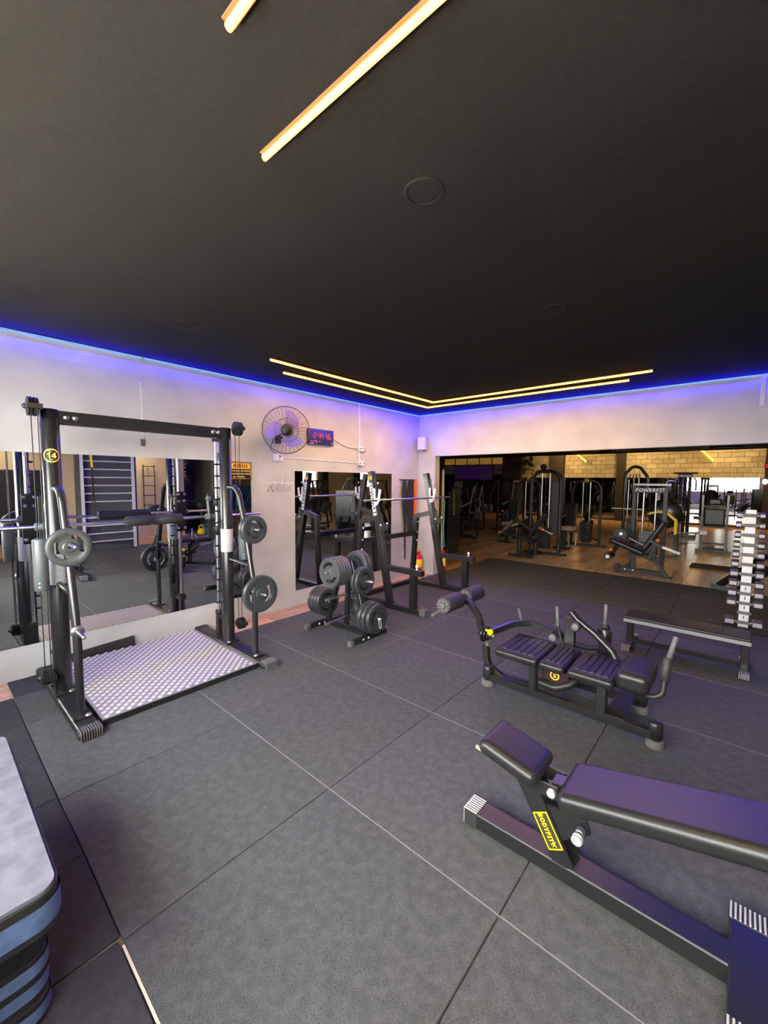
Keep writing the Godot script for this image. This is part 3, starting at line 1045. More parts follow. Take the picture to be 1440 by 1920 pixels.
func far_machines() -> void:
	# seated curl machine with tall arch
	var t := thing("leg_curl_machine", "black machine with tall rounded arch and slanted bench, nearest beyond the rubber floor", "gym machine", V(-3.6, FY, -9.4))
	arch_tower(t, -3.83, -3.15, -9.8, 1.95, 0.045)
	padp(t, "rear_shroud", V(-3.31, 1.12, -9.92), V(0.28, 1.2, 0.03), 0.01, mk(lin(0.03, 0.026, 0.022), 0.4), Basis(), 1)
	var kn := MB.new()
	kn.ball(V(-3.56, 2.05, -9.8), 0.075, 16)
	P(t, "pulley_cap", kn, M.satin)
	badge(t, V(-3.80, 1.93, -9.74), ry(-10), 0.075, "05")
	barp(t, "front_foot", [V(-4.02, FY + 0.03, -9.05), V(-3.46, FY + 0.03, -9.05)], 0.08, 0.05, M.satin)
	barp(t, "spine", [V(-3.62, FY + 0.04, -9.05), V(-3.62, FY + 0.04, -9.8)], 0.07, 0.06, M.satin)
	cylp(t, "seat_post", V(-3.8, FY + 0.05, -9.1), V(-3.8, 0.38, -9.1), 0.05, M.satin)
	cylp(t, "seat_post", V(-3.5, FY + 0.05, -9.3), V(-3.5, 0.36, -9.3), 0.05, M.satin)
	padp(t, "bench_pad", V(-3.82, 0.44, -9.15), V(0.72, 0.08, 0.3), 0.035, M.vinyl, rz(-16))
	padp(t, "back_pad", V(-3.44, 0.72, -9.25), V(0.62, 0.07, 0.28), 0.03, M.vinyl, rz(58))
	barp(t, "arm", [V(-3.4, 0.45, -9.35), V(-3.95, 0.78, -9.35), V(-4.3, 0.62, -9.35)], 0.06, 0.06, M.satin)
	barp(t, "lever", [V(-4.02, 0.8, -9.2), V(-4.28, 0.48, -9.2)], 0.05, 0.06, M.grey_tube)
	cylp(t, "roller", V(-4.3, 0.42, -9.02), V(-4.3, 0.42, -9.4), 0.06, M.foam)
	cylp(t, "handle", V(-3.55, 0.71, -9.3), V(-3.12, 0.53, -9.3), 0.018, M.chrome)
	var knob := MB.new()
	knob.ball(V(-3.33, 0.63, -9.26), 0.03, 10)
	P(t, "adjuster_knob", knob, M.orange)
	var kb2 := MB.new()
	kb2.ball(V(-4.3, 0.5, -9.12), 0.035, 10)
	P(t, "adjuster_knob", kb2, M.orange)
	# two arched machines behind
	for s in [[-3.5, -2.8, -11.9, 1.74, "10", "black arched machine with seat and tan cushion, beside the potted plant"], [-5.06, -4.4, -11.9, 1.75, "11", "black arched machine half hidden behind the tall arch"]]:
		var a := thing("adductor_machine", s[5], "gym machine", V((s[0] + s[1]) / 2, FY, s[2]))
		arch_tower(a, s[0], s[1], s[2], s[3], 0.035)
		badge(a, V((s[0] + s[1]) / 2, s[3] + 0.01, s[2] + 0.04), Basis(), 0.06, s[4])
		var cx: float = s[0] - 0.02
		var cz: float = s[2] + 0.7
		padp(a, "back_pad", V(cx + 0.12, 0.86, cz - 0.18), V(0.34, 0.62, 0.08), 0.035, M.vinyl, rx(-10))
		padp(a, "seat_pad", V(cx + 0.14, 0.5, cz + 0.05), V(0.36, 0.09, 0.36), 0.035, M.beige)
		cylp(a, "seat_post", V(cx + 0.08, FY, cz + 0.1), V(cx + 0.08, 0.46, cz + 0.1), 0.06, M.satin)
		padp(a, "foot_plate", V(cx + 0.08, FY + 0.025, cz + 0.3), V(0.4, 0.05, 0.12), 0.015, M.satin)
		padp(a, "shroud", V(cx + 0.08, 0.75, cz + 0.32), V(0.22, 0.34, 0.05), 0.02, M.black)
		cylp(a, "stirrup", V(cx + 0.4, 0.1, cz + 0.2), V(cx + 0.4, 0.42, cz + 0.2), 0.014, M.chrome)
		cylp(a, "stirrup", V(cx + 0.26, 0.1, cz + 0.3), V(cx + 0.26, 0.36, cz + 0.3), 0.012, M.chrome)
		barp(a, "foot_bar", [V(cx + 0.2, 0.08, cz + 0.3), V(cx + 0.48, 0.08, cz + 0.2)], 0.03, 0.03, M.grey_tube)
		cylp(a, "lever", V(cx + 0.06, 0.78, cz + 0.38), V(cx + 0.2, 0.9, cz + 0.38), 0.012, M.chrome)
		var ok := MB.new()
		ok.ball(V(cx + 0.05, 0.88, cz + 0.38), 0.03, 10)
		P(a, "adjuster_knob", ok, M.orange)
		barp(a, "brace", [V(s[1] - 0.03, 0.16, s[2]), V(s[1] - 0.35, 0.32, s[2] + 0.25), V(s[1] - 0.38, 0.6, s[2] + 0.25)], 0.05, 0.05, M.satin)
	leg_extension()
	# potted plant between machines
	var pl := thing("potted_plant", "low leafy green plant in a dark pot seen through the arch of the machine", "plant", V(-3.33, FY, -12.75))
	var pot := MB.new()
	pot.lathe([Vector2(0, 0), Vector2(0.13, 0), Vector2(0.17, 0.62), Vector2(0.15, 0.62), Vector2(0.14, 0.56), Vector2(0, 0.56)], V(-3.33, FY, -12.75), Vector3.UP, 20)
	P(pl, "pot", pot, M.black)
	var rg := RandomNumberGenerator.new()
	rg.seed = 12
	for k in 46:
		var a := rg.randf() * TAU
		var l := rg.randf_range(0.2, 0.38)
		var q := V(-3.33, 0.56, -12.75)
		var d := V(cos(a), 0, sin(a))
		var lf := MB.new()
		var p0 := q + d * 0.04
		var p1 := q + d * l * 0.55 + V(0, l * rg.randf_range(0.8, 1.3), 0)
		var p2 := q + d * l + V(0, l * rg.randf_range(0.5, 1.2), 0)
		var sd := d.cross(Vector3.UP) * 0.035
		lf.quad(p0 - sd * 0.2, p0 + sd * 0.2, p1 + sd, p1 - sd, Vector3.UP)
		lf.tri(p1 - sd, p1 + sd, p2, Vector3.UP, Vector3.UP, Vector3.UP)
		P(pl, "leaf", lf, M.green)
	# cable tower with arched head
	var ct := thing("cable_tower", "tall cable tower with arched head and hanging grips behind the leg machine", "gym machine", V(-2.25, FY, -13.2))
	tubep(ct, "frame_tube", [V(-2.5, FY, -13.2), V(-2.5, 1.95, -13.2), V(-2.32, 2.16, -13.2), V(-2.15, 2.12, -13.2), V(-1.97, 1.86, -13.2), V(-1.97, 1.3, -13.2)], 0.04, M.black, 0.14, 10)
	barp(ct, "base_rail", [V(-2.7, FY + 0.03, -13.2), V(-1.7, FY + 0.03, -13.2)], 0.1, 0.06, M.black)
	for x in [-2.42, -2.3, -2.18]:
		tubep(ct, "guide_rod", [V(x, 0.1, -13.25), V(x, 2.05, -13.25)], 0.012, M.chrome, 0, 6)
	for k in 4:
		cylp(ct, "grip", V(-2.36 + 0.07 * k, 1.94, -13.15), V(-2.4 + 0.09 * k, 1.78, -13.1), 0.014, M.black, 8)
	weight_stack(ct, V(-2.3, 0, -13.25), 0.26, 0.12, 0.1, 0.7, 9, M.satin)
	cylp(ct, "pull_bar", V(-2.75, 0.98, -12.9), V(-2.0, 0.98, -12.9), 0.016, M.chrome, 10)
	# column with table-like head
	var co := thing("pulley_column", "four-post black pulley column with flat wide head before the mirror", "gym machine", V(-1.4, FY, -16.4))
	padp(co, "head", V(-1.4, 2.02, -16.4), V(0.62, 0.05, 0.5), 0.015, M.satin)
	padp(co, "head_block", V(-1.4, 1.93, -16.4), V(0.36, 0.12, 0.36), 0.02, M.black)
	for x in [-1.52, -1.4, -1.28]:
		cylp(co, "post", V(x, FY, -16.4), V(x, 1.9, -16.4), 0.045, M.satin, 10)
	padp(co, "base_plate", V(-1.4, FY + 0.04, -16.4), V(0.7, 0.08, 0.6), 0.02, M.black)
	cylp(co, "arm", V(-1.1, 0.62, -16.1), V(-0.7, 0.62, -16.0), 0.05, M.white_paint, 10)
	# square frame with hanging padded box
	var fr := thing("padded_frame", "black rectangular training frame with hanging padded box", "gym machine", V(-0.48, FY, -13.05))
	for x in [-0.73, -0.24]:
		barp(fr, "upright", [V(x, FY + 0.05, -13.05), V(x, 1.4, -13.05)], 0.05, 0.06, M.black, Vector3.BACK)
	barp(fr, "base_rail", [V(-0.83, FY + 0.03, -13.05), V(-0.12, FY + 0.03, -13.05)], 0.07, 0.05, M.grey_tube)
	barp(fr, "base_rail", [V(-0.7, FY + 0.03, -13.5), V(-0.2, FY + 0.03, -13.5)], 0.06, 0.05, M.satin)
	for y in [1.12, 0.62, 0.2]:
		barp(fr, "cross_bar", [V(-0.72, y, -13.05), V(-0.25, y, -13.05)], 0.04, 0.04, M.satin)
	padp(fr, "padded_box", V(-0.485, 0.86, -13.1), V(0.42, 0.42, 0.2), 0.04, M.vinyl)
	padp(fr, "upper_pad", V(-0.49, 1.24, -13.1), V(0.26, 0.16, 0.12), 0.04, M.vinyl)
	var y5 := thing("plate_machine", "black machine with bright yellow lever arm beside the seated leg machine", "gym machine", V(-1.35, FY, -11.5))
	var za := -11.2
	barp(y5, "lever_arm", [V(-1.62, 0.98, za), V(-1.42, 1.04, za), V(-1.26, 1.03, za), V(-1.08, 0.86, za), V(-1.08, 0.55, za)], 0.05, 0.13, M.yellow, Vector3.BACK, 0.03)
	cylp(y5, "handle_bar", V(-1.08, 0.58, za), V(-0.66, 0.6, za - 0.1), 0.02, M.chrome, 10)
	padp(y5, "grip", V(-0.6, 0.62, za - 0.12), V(0.14, 0.1, 0.08), 0.03, M.white_paint)
	barp(y5, "stand", [V(-1.08, FY, za - 0.05), V(-1.08, 0.55, za - 0.05)], 0.06, 0.06, M.black, Vector3.BACK)
	barp(y5, "base_rail", [V(-1.9, FY + 0.03, za - 0.05), V(-1.0, FY + 0.03, za - 0.05)], 0.07, 0.06, M.black)
	var dd := MB.new()
	dd.lathe([Vector2(0, -0.05), Vector2(0.33, -0.05), Vector2(0.36, -0.02), Vector2(0.36, 0.02), Vector2(0.33, 0.05), Vector2(0, 0.05)], V(-1.35, 0.98, za - 0.5), Vector3.BACK, 28)
	P(y5, "cam_disc", dd, M.black)
	barp(y5, "back_post", [V(-1.5, FY, za - 0.5), V(-1.5, 1.5, za - 0.5)], 0.08, 0.08, M.black, Vector3.BACK)
	barp(y5, "back_post", [V(-1.1, FY, za - 0.5), V(-1.1, 1.2, za - 0.5)], 0.08, 0.08, M.black, Vector3.BACK)
	# sled at the edge, behind the dumbbell tower
	var sl := thing("leg_press_sled", "long low black leg press sled, half hidden behind the dumbbell tower", "gym machine", V(-0.1, FY, -8.6))
	barp(sl, "rail", [V(-0.2, 0.06, -8.45), V(0.35, 0.52, -9.1)], 0.07, 0.08, M.satin)
	barp(sl, "rail", [V(0.05, 0.06, -8.3), V(0.6, 0.52, -8.95)], 0.07, 0.08, M.satin)
	padp(sl, "bed", V(0.2, 0.27, -8.72), V(0.5, 0.06, 0.42), 0.02, M.vinyl, ry(35) * rz(25))
	barp(sl, "front_foot", [V(-0.28, FY + 0.04, -8.5), V(0.12, FY + 0.04, -8.25)], 0.08, 0.08, M.grey_tube)
	padp(sl, "back_frame", V(0.75, 0.7, -9.3), V(0.7, 1.4, 0.12), 0.03, M.black, ry(-30))
	cylp(sl, "handle", V(0.36, 1.3, -9.3), V(0.46, 0.98, -9.25), 0.024, M.white_paint, 10)
	# dark mat on the laminate
	var mt := thing("floor_mat", "small dark mat lying on the laminate behind the weight frame", "mat", V(-0.33, FY, -10.6))
	padp(mt, "mat", V(-0.33, FY + 0.01, -10.6), V(0.8, 0.02, 0.55), 0.008, mk(lin(0.03, 0.018, 0.012), 0.8), Basis(), 1)

func leg_extension() -> void:
	var t := thing("leg_extension", "black seated leg machine with weight tower and chrome rods at the rubber edge", "gym machine", V(-1.35, FY, -8.95))
	var z0 := -8.85
	var zt := -9.75
	# tower
	for x in [-1.66, -1.13]:
		barp(t, "tower_post", [V(x, FY + 0.05, zt), V(x, 1.62, zt)], 0.07, 0.09, M.satin, Vector3.BACK)
	barp(t, "tower_head", [V(-1.7, 1.55, zt), V(-1.09, 1.55, zt)], 0.08, 0.1, M.satin)
	lettering(t, "lettering", "POWERFIT", V(-1.395, 1.55, zt + 0.046), Basis(), 0.07, M.print_white, true, 1.1)
	for x in [-1.5, -1.29]:
		tubep(t, "guide_rod", [V(x, 0.2, zt), V(x, 1.5, zt)], 0.016, M.chrome, 0, 8)
	tubep(t, "cable", [V(-1.395, 0.7, zt), V(-1.395, 1.52, zt)], 0.005, M.black, 0, 5)
	weight_stack(t, V(-1.395, 0, zt), 0.3, 0.13, 0.18, 0.72, 11, M.grey_tube)
	barp(t, "stack_frame", [V(-1.7, 1.66, zt - 0.02), V(-1.06, 1.66, zt - 0.02)], 0.05, 0.05, M.black)
	# base
	barp(t, "base_rail", [V(-1.72, 0.06, z0), V(-1.0, 0.045, z0 + 0.02)], 0.08, 0.09, M.satin)
	padp(t, "end_foot", V(-1.74, 0.06, z0), V(0.08, 0.15, 0.1), 0.012, M.satin, Basis(), 1)
	barp(t, "rear_leg", [V(-1.12, 0.3, z0), V(-0.94, 0.0, z0)], 0.08, 0.06, M.satin)
	padp(t, "foot_pad", V(-0.93, FY + 0.012, z0), V(0.14, 0.024, 0.1), 0.006, M.rubber_part, Basis(), 1)
	barp(t, "spine", [V(-1.62, 0.05, z0), V(-1.62, 0.05, zt)], 0.07, 0.08, M.satin)
	barp(t, "seat_post", [V(-1.48, 0.08, z0), V(-1.48, 0.42, z0)], 0.08, 0.07, M.satin, Vector3.BACK)
	barp(t, "seat_beam", [V(-1.5, 0.4, z0), V(-1.12, 0.28, z0)], 0.07, 0.06, M.satin)
	for x in [-1.6, -1.47]:
		var b := MB.new()
		b.dome(V(x, 0.06, z0 + 0.041), Vector3.BACK, 0.018, 0.01, 10)
		P(t, "bolt", b, M.zinc)
	# upholstery
	padp(t, "seat_pad", V(-1.58, 0.5, z0 - 0.02), V(0.62, 0.1, 0.36), 0.045, M.vinyl, rz(-21))
	padp(t, "back_pad", V(-1.16, 0.74, z0 - 0.02), V(0.62, 0.09, 0.32), 0.04, M.vinyl, rz(61))
	# swinging arm, roller, handles
	cylp(t, "roller", V(-1.88, 0.28, z0 + 0.16), V(-1.88, 0.28, z0 - 0.2), 0.062, M.foam, 18, 0.01)
	cylp(t, "roller_cap", V(-1.88, 0.28, z0 + 0.162), V(-1.88, 0.28, z0 + 0.172), 0.035, M.white_paint, 18)
	barp(t, "swing_arm", [V(-1.86, 0.3, z0 - 0.18), V(-1.74, 0.62, z0 - 0.24)], 0.06, 0.06, M.satin)
	var cam := MB.new()
	cam.lathe([Vector2(0, -0.03), Vector2(0.12, -0.03), Vector2(0.13, 0.0), Vector2(0.12, 0.03), Vector2(0, 0.03)], V(-1.76, 0.68, z0 - 0.24), Vector3.BACK, 24)
	P(t, "cam", cam, M.satin)
	cylp(t, "cam_bolt", V(-1.74, 0.7, z0 - 0.2), V(-1.74, 0.7, z0 - 0.19), 0.03, M.zinc, 12)
	var kk := MB.new()
	kk.ball(V(-1.86, 0.4, z0 + 0.02), 0.035, 10)
	P(t, "adjuster_knob", kk, M.orange)
	var k2 := MB.new()
	k2.ball(V(-1.1, 0.66, z0 + 0.05), 0.032, 10)
	P(t, "adjuster_knob", k2, M.orange)
	barp(t, "handle_arm", [V(-1.22, 0.3, z0 + 0.12), V(-1.12, 0.58, z0 + 0.12)], 0.06, 0.05, M.satin)
	barp(t, "handle_arm", [V(-1.2, 0.65, z0 + 0.12), V(-1.02, 0.55, z0 + 0.12)], 0.06, 0.05, M.satin)
	cylp(t, "handle_grip", V(-1.02, 0.555, z0 + 0.12), V(-0.76, 0.46, z0 + 0.12), 0.026, M.white_paint, 12, 0.004)
	cylp(t, "range_rod", V(-1.62, 0.62, z0 - 0.3), V(-1.3, 0.48, z0 - 0.25), 0.014, M.chrome, 8)

func lever_machine(q: Vector3, label: String, rnd: float) -> void:
	var m := thing("plate_loaded_machine", label, "gym machine", q, 0.0, "shaded lever machines")
	var h := 1.5 + 0.3 * rnd
	barp(m, "base_rail", [q + V(-0.5, 0.03, 0), q + V(0.5, 0.03, 0)], 0.08, 0.06, M.satin)
	barp(m, "base_rail", [q + V(0, 0.03, -0.5), q + V(0, 0.03, 0.5)], 0.08, 0.06, M.satin, Vector3.UP)
	for x in [-0.35, 0.35]:
		barp(m, "upright", [q + V(x, 0.05, -0.3), q + V(x * 0.8, h, -0.1)], 0.06, 0.06, M.satin, Vector3.BACK)
	barp(m, "head_bar", [q + V(-0.35, h, -0.1), q + V(0.35, h, -0.1)], 0.06, 0.06, M.satin)
	padp(m, "seat_pad", q + V(0.05, 0.5, 0.15), V(0.34, 0.08, 0.36), 0.03, M.vinyl)
	padp(m, "back_pad", q + V(0.05, 0.9, -0.1), V(0.32, 0.6, 0.08), 0.03, M.vinyl, rx(-12))
	cylp(m, "seat_post", q + V(0.05, 0.0, 0.1), q + V(0.05, 0.48, 0.1), 0.05, M.satin, 10)
	for s in [-1.0, 1.0]:
		tubep(m, "lever_arm", [q + V(s * 0.3, h, -0.1), q + V(s * 0.42, 1.1, 0.3), q + V(s * 0.2, 0.95, 0.5)], 0.025, M.steel if s > 0 else M.satin, 0.08, 8)
		var pm := MB.new()
		pm.lathe([Vector2(0.02, -0.02), Vector2(0.17, -0.02), Vector2(0.19, 0), Vector2(0.17, 0.02), Vector2(0.02, 0.02)], q + V(s * 0.5, 0.75, 0.0), Vector3.RIGHT, 20)
		P(m, "loaded_disc", pm, M.plate)

# dark things filling the shaded left side of the other hall
func far_left() -> void:
	# treadmill-like stack with a sign
	var t := thing("cardio_tower", "tall black cardio machine with side lettering and a yellow stripe, in the shade", "gym machine", V(-5.6, FY, -9.1))
	padp(t, "column", V(-5.62, 0.78, -9.1), V(0.3, 1.5, 0.4), 0.02, M.black, Basis(), 1)
	padp(t, "console", V(-5.75, 1.62, -9.05), V(0.72, 0.18, 0.4), 0.03, mk(lin(0.012, 0.012, 0.05), 0.4))
	padp(t, "stripe", V(-5.43, 1.05, -8.895), V(0.03, 0.9, 0.01), 0.002, mk(lin(0.6, 0.45, 0.05), 0.5), Basis(), 1)
	lettering(t, "lettering", "movement", V(-5.56, 1.12, -8.897), rz(90), 0.1, mk(grey(0.6), 0.5), false)
	var c := thing("storage_case", "low black box standing before the shaded machines", "box", V(-5.35, FY, -8.35))
	padp(c, "body", V(-5.35, 0.4, -8.35), V(0.5, 0.82, 0.5), 0.015, M.black, Basis(), 1)
	padp(c, "lid", V(-5.35, 0.83, -8.35), V(0.52, 0.03, 0.52), 0.008, M.satin, Basis(), 1)
	# frames with levers
	var rg := RandomNumberGenerator.new()
	rg.seed = 77
	var words := ["closest to the yellow stripe", "under the violet screen", "below the end of the violet screen", "beside the brown pillar", "deep in the shade behind the tall arch", "furthest back under the strip window"]
	var k := 0
	for q in [V(-6.4, FY, -11.0), V(-7.4, FY, -13.4), V(-6.3, FY, -13.6), V(-6.0, FY, -15.2), V(-5.2, FY, -14.6), V(-9.0, FY, -16.0)]:
		lever_machine(q, "shaded black lever machine " + words[k], rg.randf())
		k += 1
	# the same kind of machines deeper to the side, seen in the narrow mirror
	var more := [[V(2.3, FY, -9.3), "first in the narrow mirror, beside its near edge"], [V(3.6, FY, -10.6), "with its back to the brighter window in the narrow mirror"], [V(1.9, FY, -12.2), "behind the near post in the narrow mirror"], [V(4.3, FY, -13.0), "between the two windows in the narrow mirror"], [V(2.9, FY, -14.6), "before the rear window in the narrow mirror"], [V(4.6, FY, -8.6), "against the side wall beside the blue poster"]]
	for q in more:
		lever_machine(q[0], "shaded black lever machine " + q[1], rg.randf())
	var sh := thing("wall_shelf", "long dark shelf under the frosted window panes", "shelf", V(-8.6, 1.5, -17.0))
	padp(sh, "board", V(-8.6, 1.72, -17.0), V(2.6, 0.05, 0.5), 0.01, mk(lin(0.05, 0.04, 0.04), 0.4), Basis(), 1)
	for x in [-9.7, -7.5]:
		barp(sh, "leg", [V(x, FY, -17.0), V(x, 1.7, -17.0)], 0.06, 0.06, M.black, Vector3.BACK)
	# band stand behind the pier
	var bs := thing("band_stand", "pale upright posts behind the pier with coloured exercise bands", "band stand", V(-4.35, FY, -6.75))
	for x in [-4.46, -4.29]:
		barp(bs, "post", [V(x, FY, -6.62), V(x, 1.92, -6.62)], 0.035, 0.035, M.white_paint, Vector3.BACK)
	barp(bs, "header_bar", [V(-4.5, 1.93, -6.62), V(-4.0, 1.93, -6.62)], 0.03, 0.03, M.satin)
	padp(bs, "backboard", V(-4.38, 1.0, -6.68), V(0.13, 1.8, 0.02), 0.004, mk(lin(0.12, 0.04, 0.015), 0.5), Basis(), 1)
	for b in [[-4.25, M.teal], [-4.22, M.teal], [-4.35, M.green], [-4.40, M.yellow]]:
		tubep(bs, "exercise_band", [V(b[0], 1.35, -6.58), V(b[0] - 0.01, 0.8, -6.57), V(b[0] + 0.015, 0.45, -6.58)], 0.008, b[1], 0, 6)
	extinguisher(V(-4.19, FY, -6.50), "narrow red extinguisher behind the pier, beside the coloured bands", 0.062)

func far_hall() -> void:
	far_shell()
	far_lights()
	far_wall_items()
	far_machines()
	far_left()

# ---------------------------------------------------------------- weight plates
var plate_protos := {}
func plate_proto(r: float, th: float, iron: bool, txt: String) -> Array:
	var key := "%.3f %.3f %s %s" % [r, th, iron, txt]
	if plate_protos.has(key): return plate_protos[key]
	var m := MB.new()
	var rows := []
	if iron:
		for q in [[0.09, 1.0], [0.28, 1.0], [0.33, 0.75], [0.48, 0.75], [0.60, 0.75], [0.72, 0.75], [0.86, 0.78], [0.9, 1.0], [0.985, 1.0], [1.0, 0.8]]:
			rows.append([q[0] * r, q[1] * th / 2])
		m.weight(rows, 0.48 * r, 0.72 * r, [[40.0, 100.0], [220.0, 100.0]], 54)
	else:
		for q in [[0.08, 0.95], [0.24, 0.95], [0.30, 0.70], [0.46, 0.66], [0.58, 0.72], [0.66, 0.84], [0.74, 0.96], [0.82, 1.0], [0.90, 0.96], [0.96, 0.8], [1.0, 0.45]]:
			rows.append([q[0] * r, q[1] * th / 2])
		m.weight(rows, 0.46 * r, 0.66 * r, [[-52.0, 104.0], [128.0, 104.0]], 60)
	var b := MB.new()
	b.lathe([Vector2(0.075 * r, -th * 0.5), Vector2(0.16 * r, -th * 0.5), Vector2(0.16 * r, th * 0.5), Vector2(0.075 * r, th * 0.5), Vector2(0.075 * r, -th * 0.5)], Vector3.ZERO, Vector3.BACK, 20)
	plate_protos[key] = [m.mesh(), b.mesh(), r, th, iron, txt]
	return plate_protos[key]

# axis: the way the numbered face looks
func put_plate(r: float, th: float, iron: bool, txt: String, at: Vector3, axis: Vector3, roll: float, label: String, group: String) -> void:
	var pr := plate_proto(r, th, iron, txt)
	var o := Node3D.new()
	o.name = numbered("weight_plate")
	add_child(o)
	o.transform = Transform3D(aim(axis) * rz(roll), at)
	tag(o, label, "weight plate", group)
	I(o, "disc", pr[0], M.plate_iron if iron else M.plate, Transform3D())
	I(o, "bushing", pr[1], M.steel if iron else M.plate, Transform3D())
	if txt != "":
		var t := TextMesh.new()
		var f := SystemFont.new()
		f.font_names = PackedStringArray(["Droid Sans"])
		f.font_weight = 700
		t.font = f
		t.text = txt
		t.font_size = 32
		t.pixel_size = r * 0.24 / 24.0
		t.depth = 0.003
		I(o, "marking", t, M.plate, Transform3D(Basis(), Vector3(0, r * 0.7 if not iron else r * 0.39, th * 0.48)))

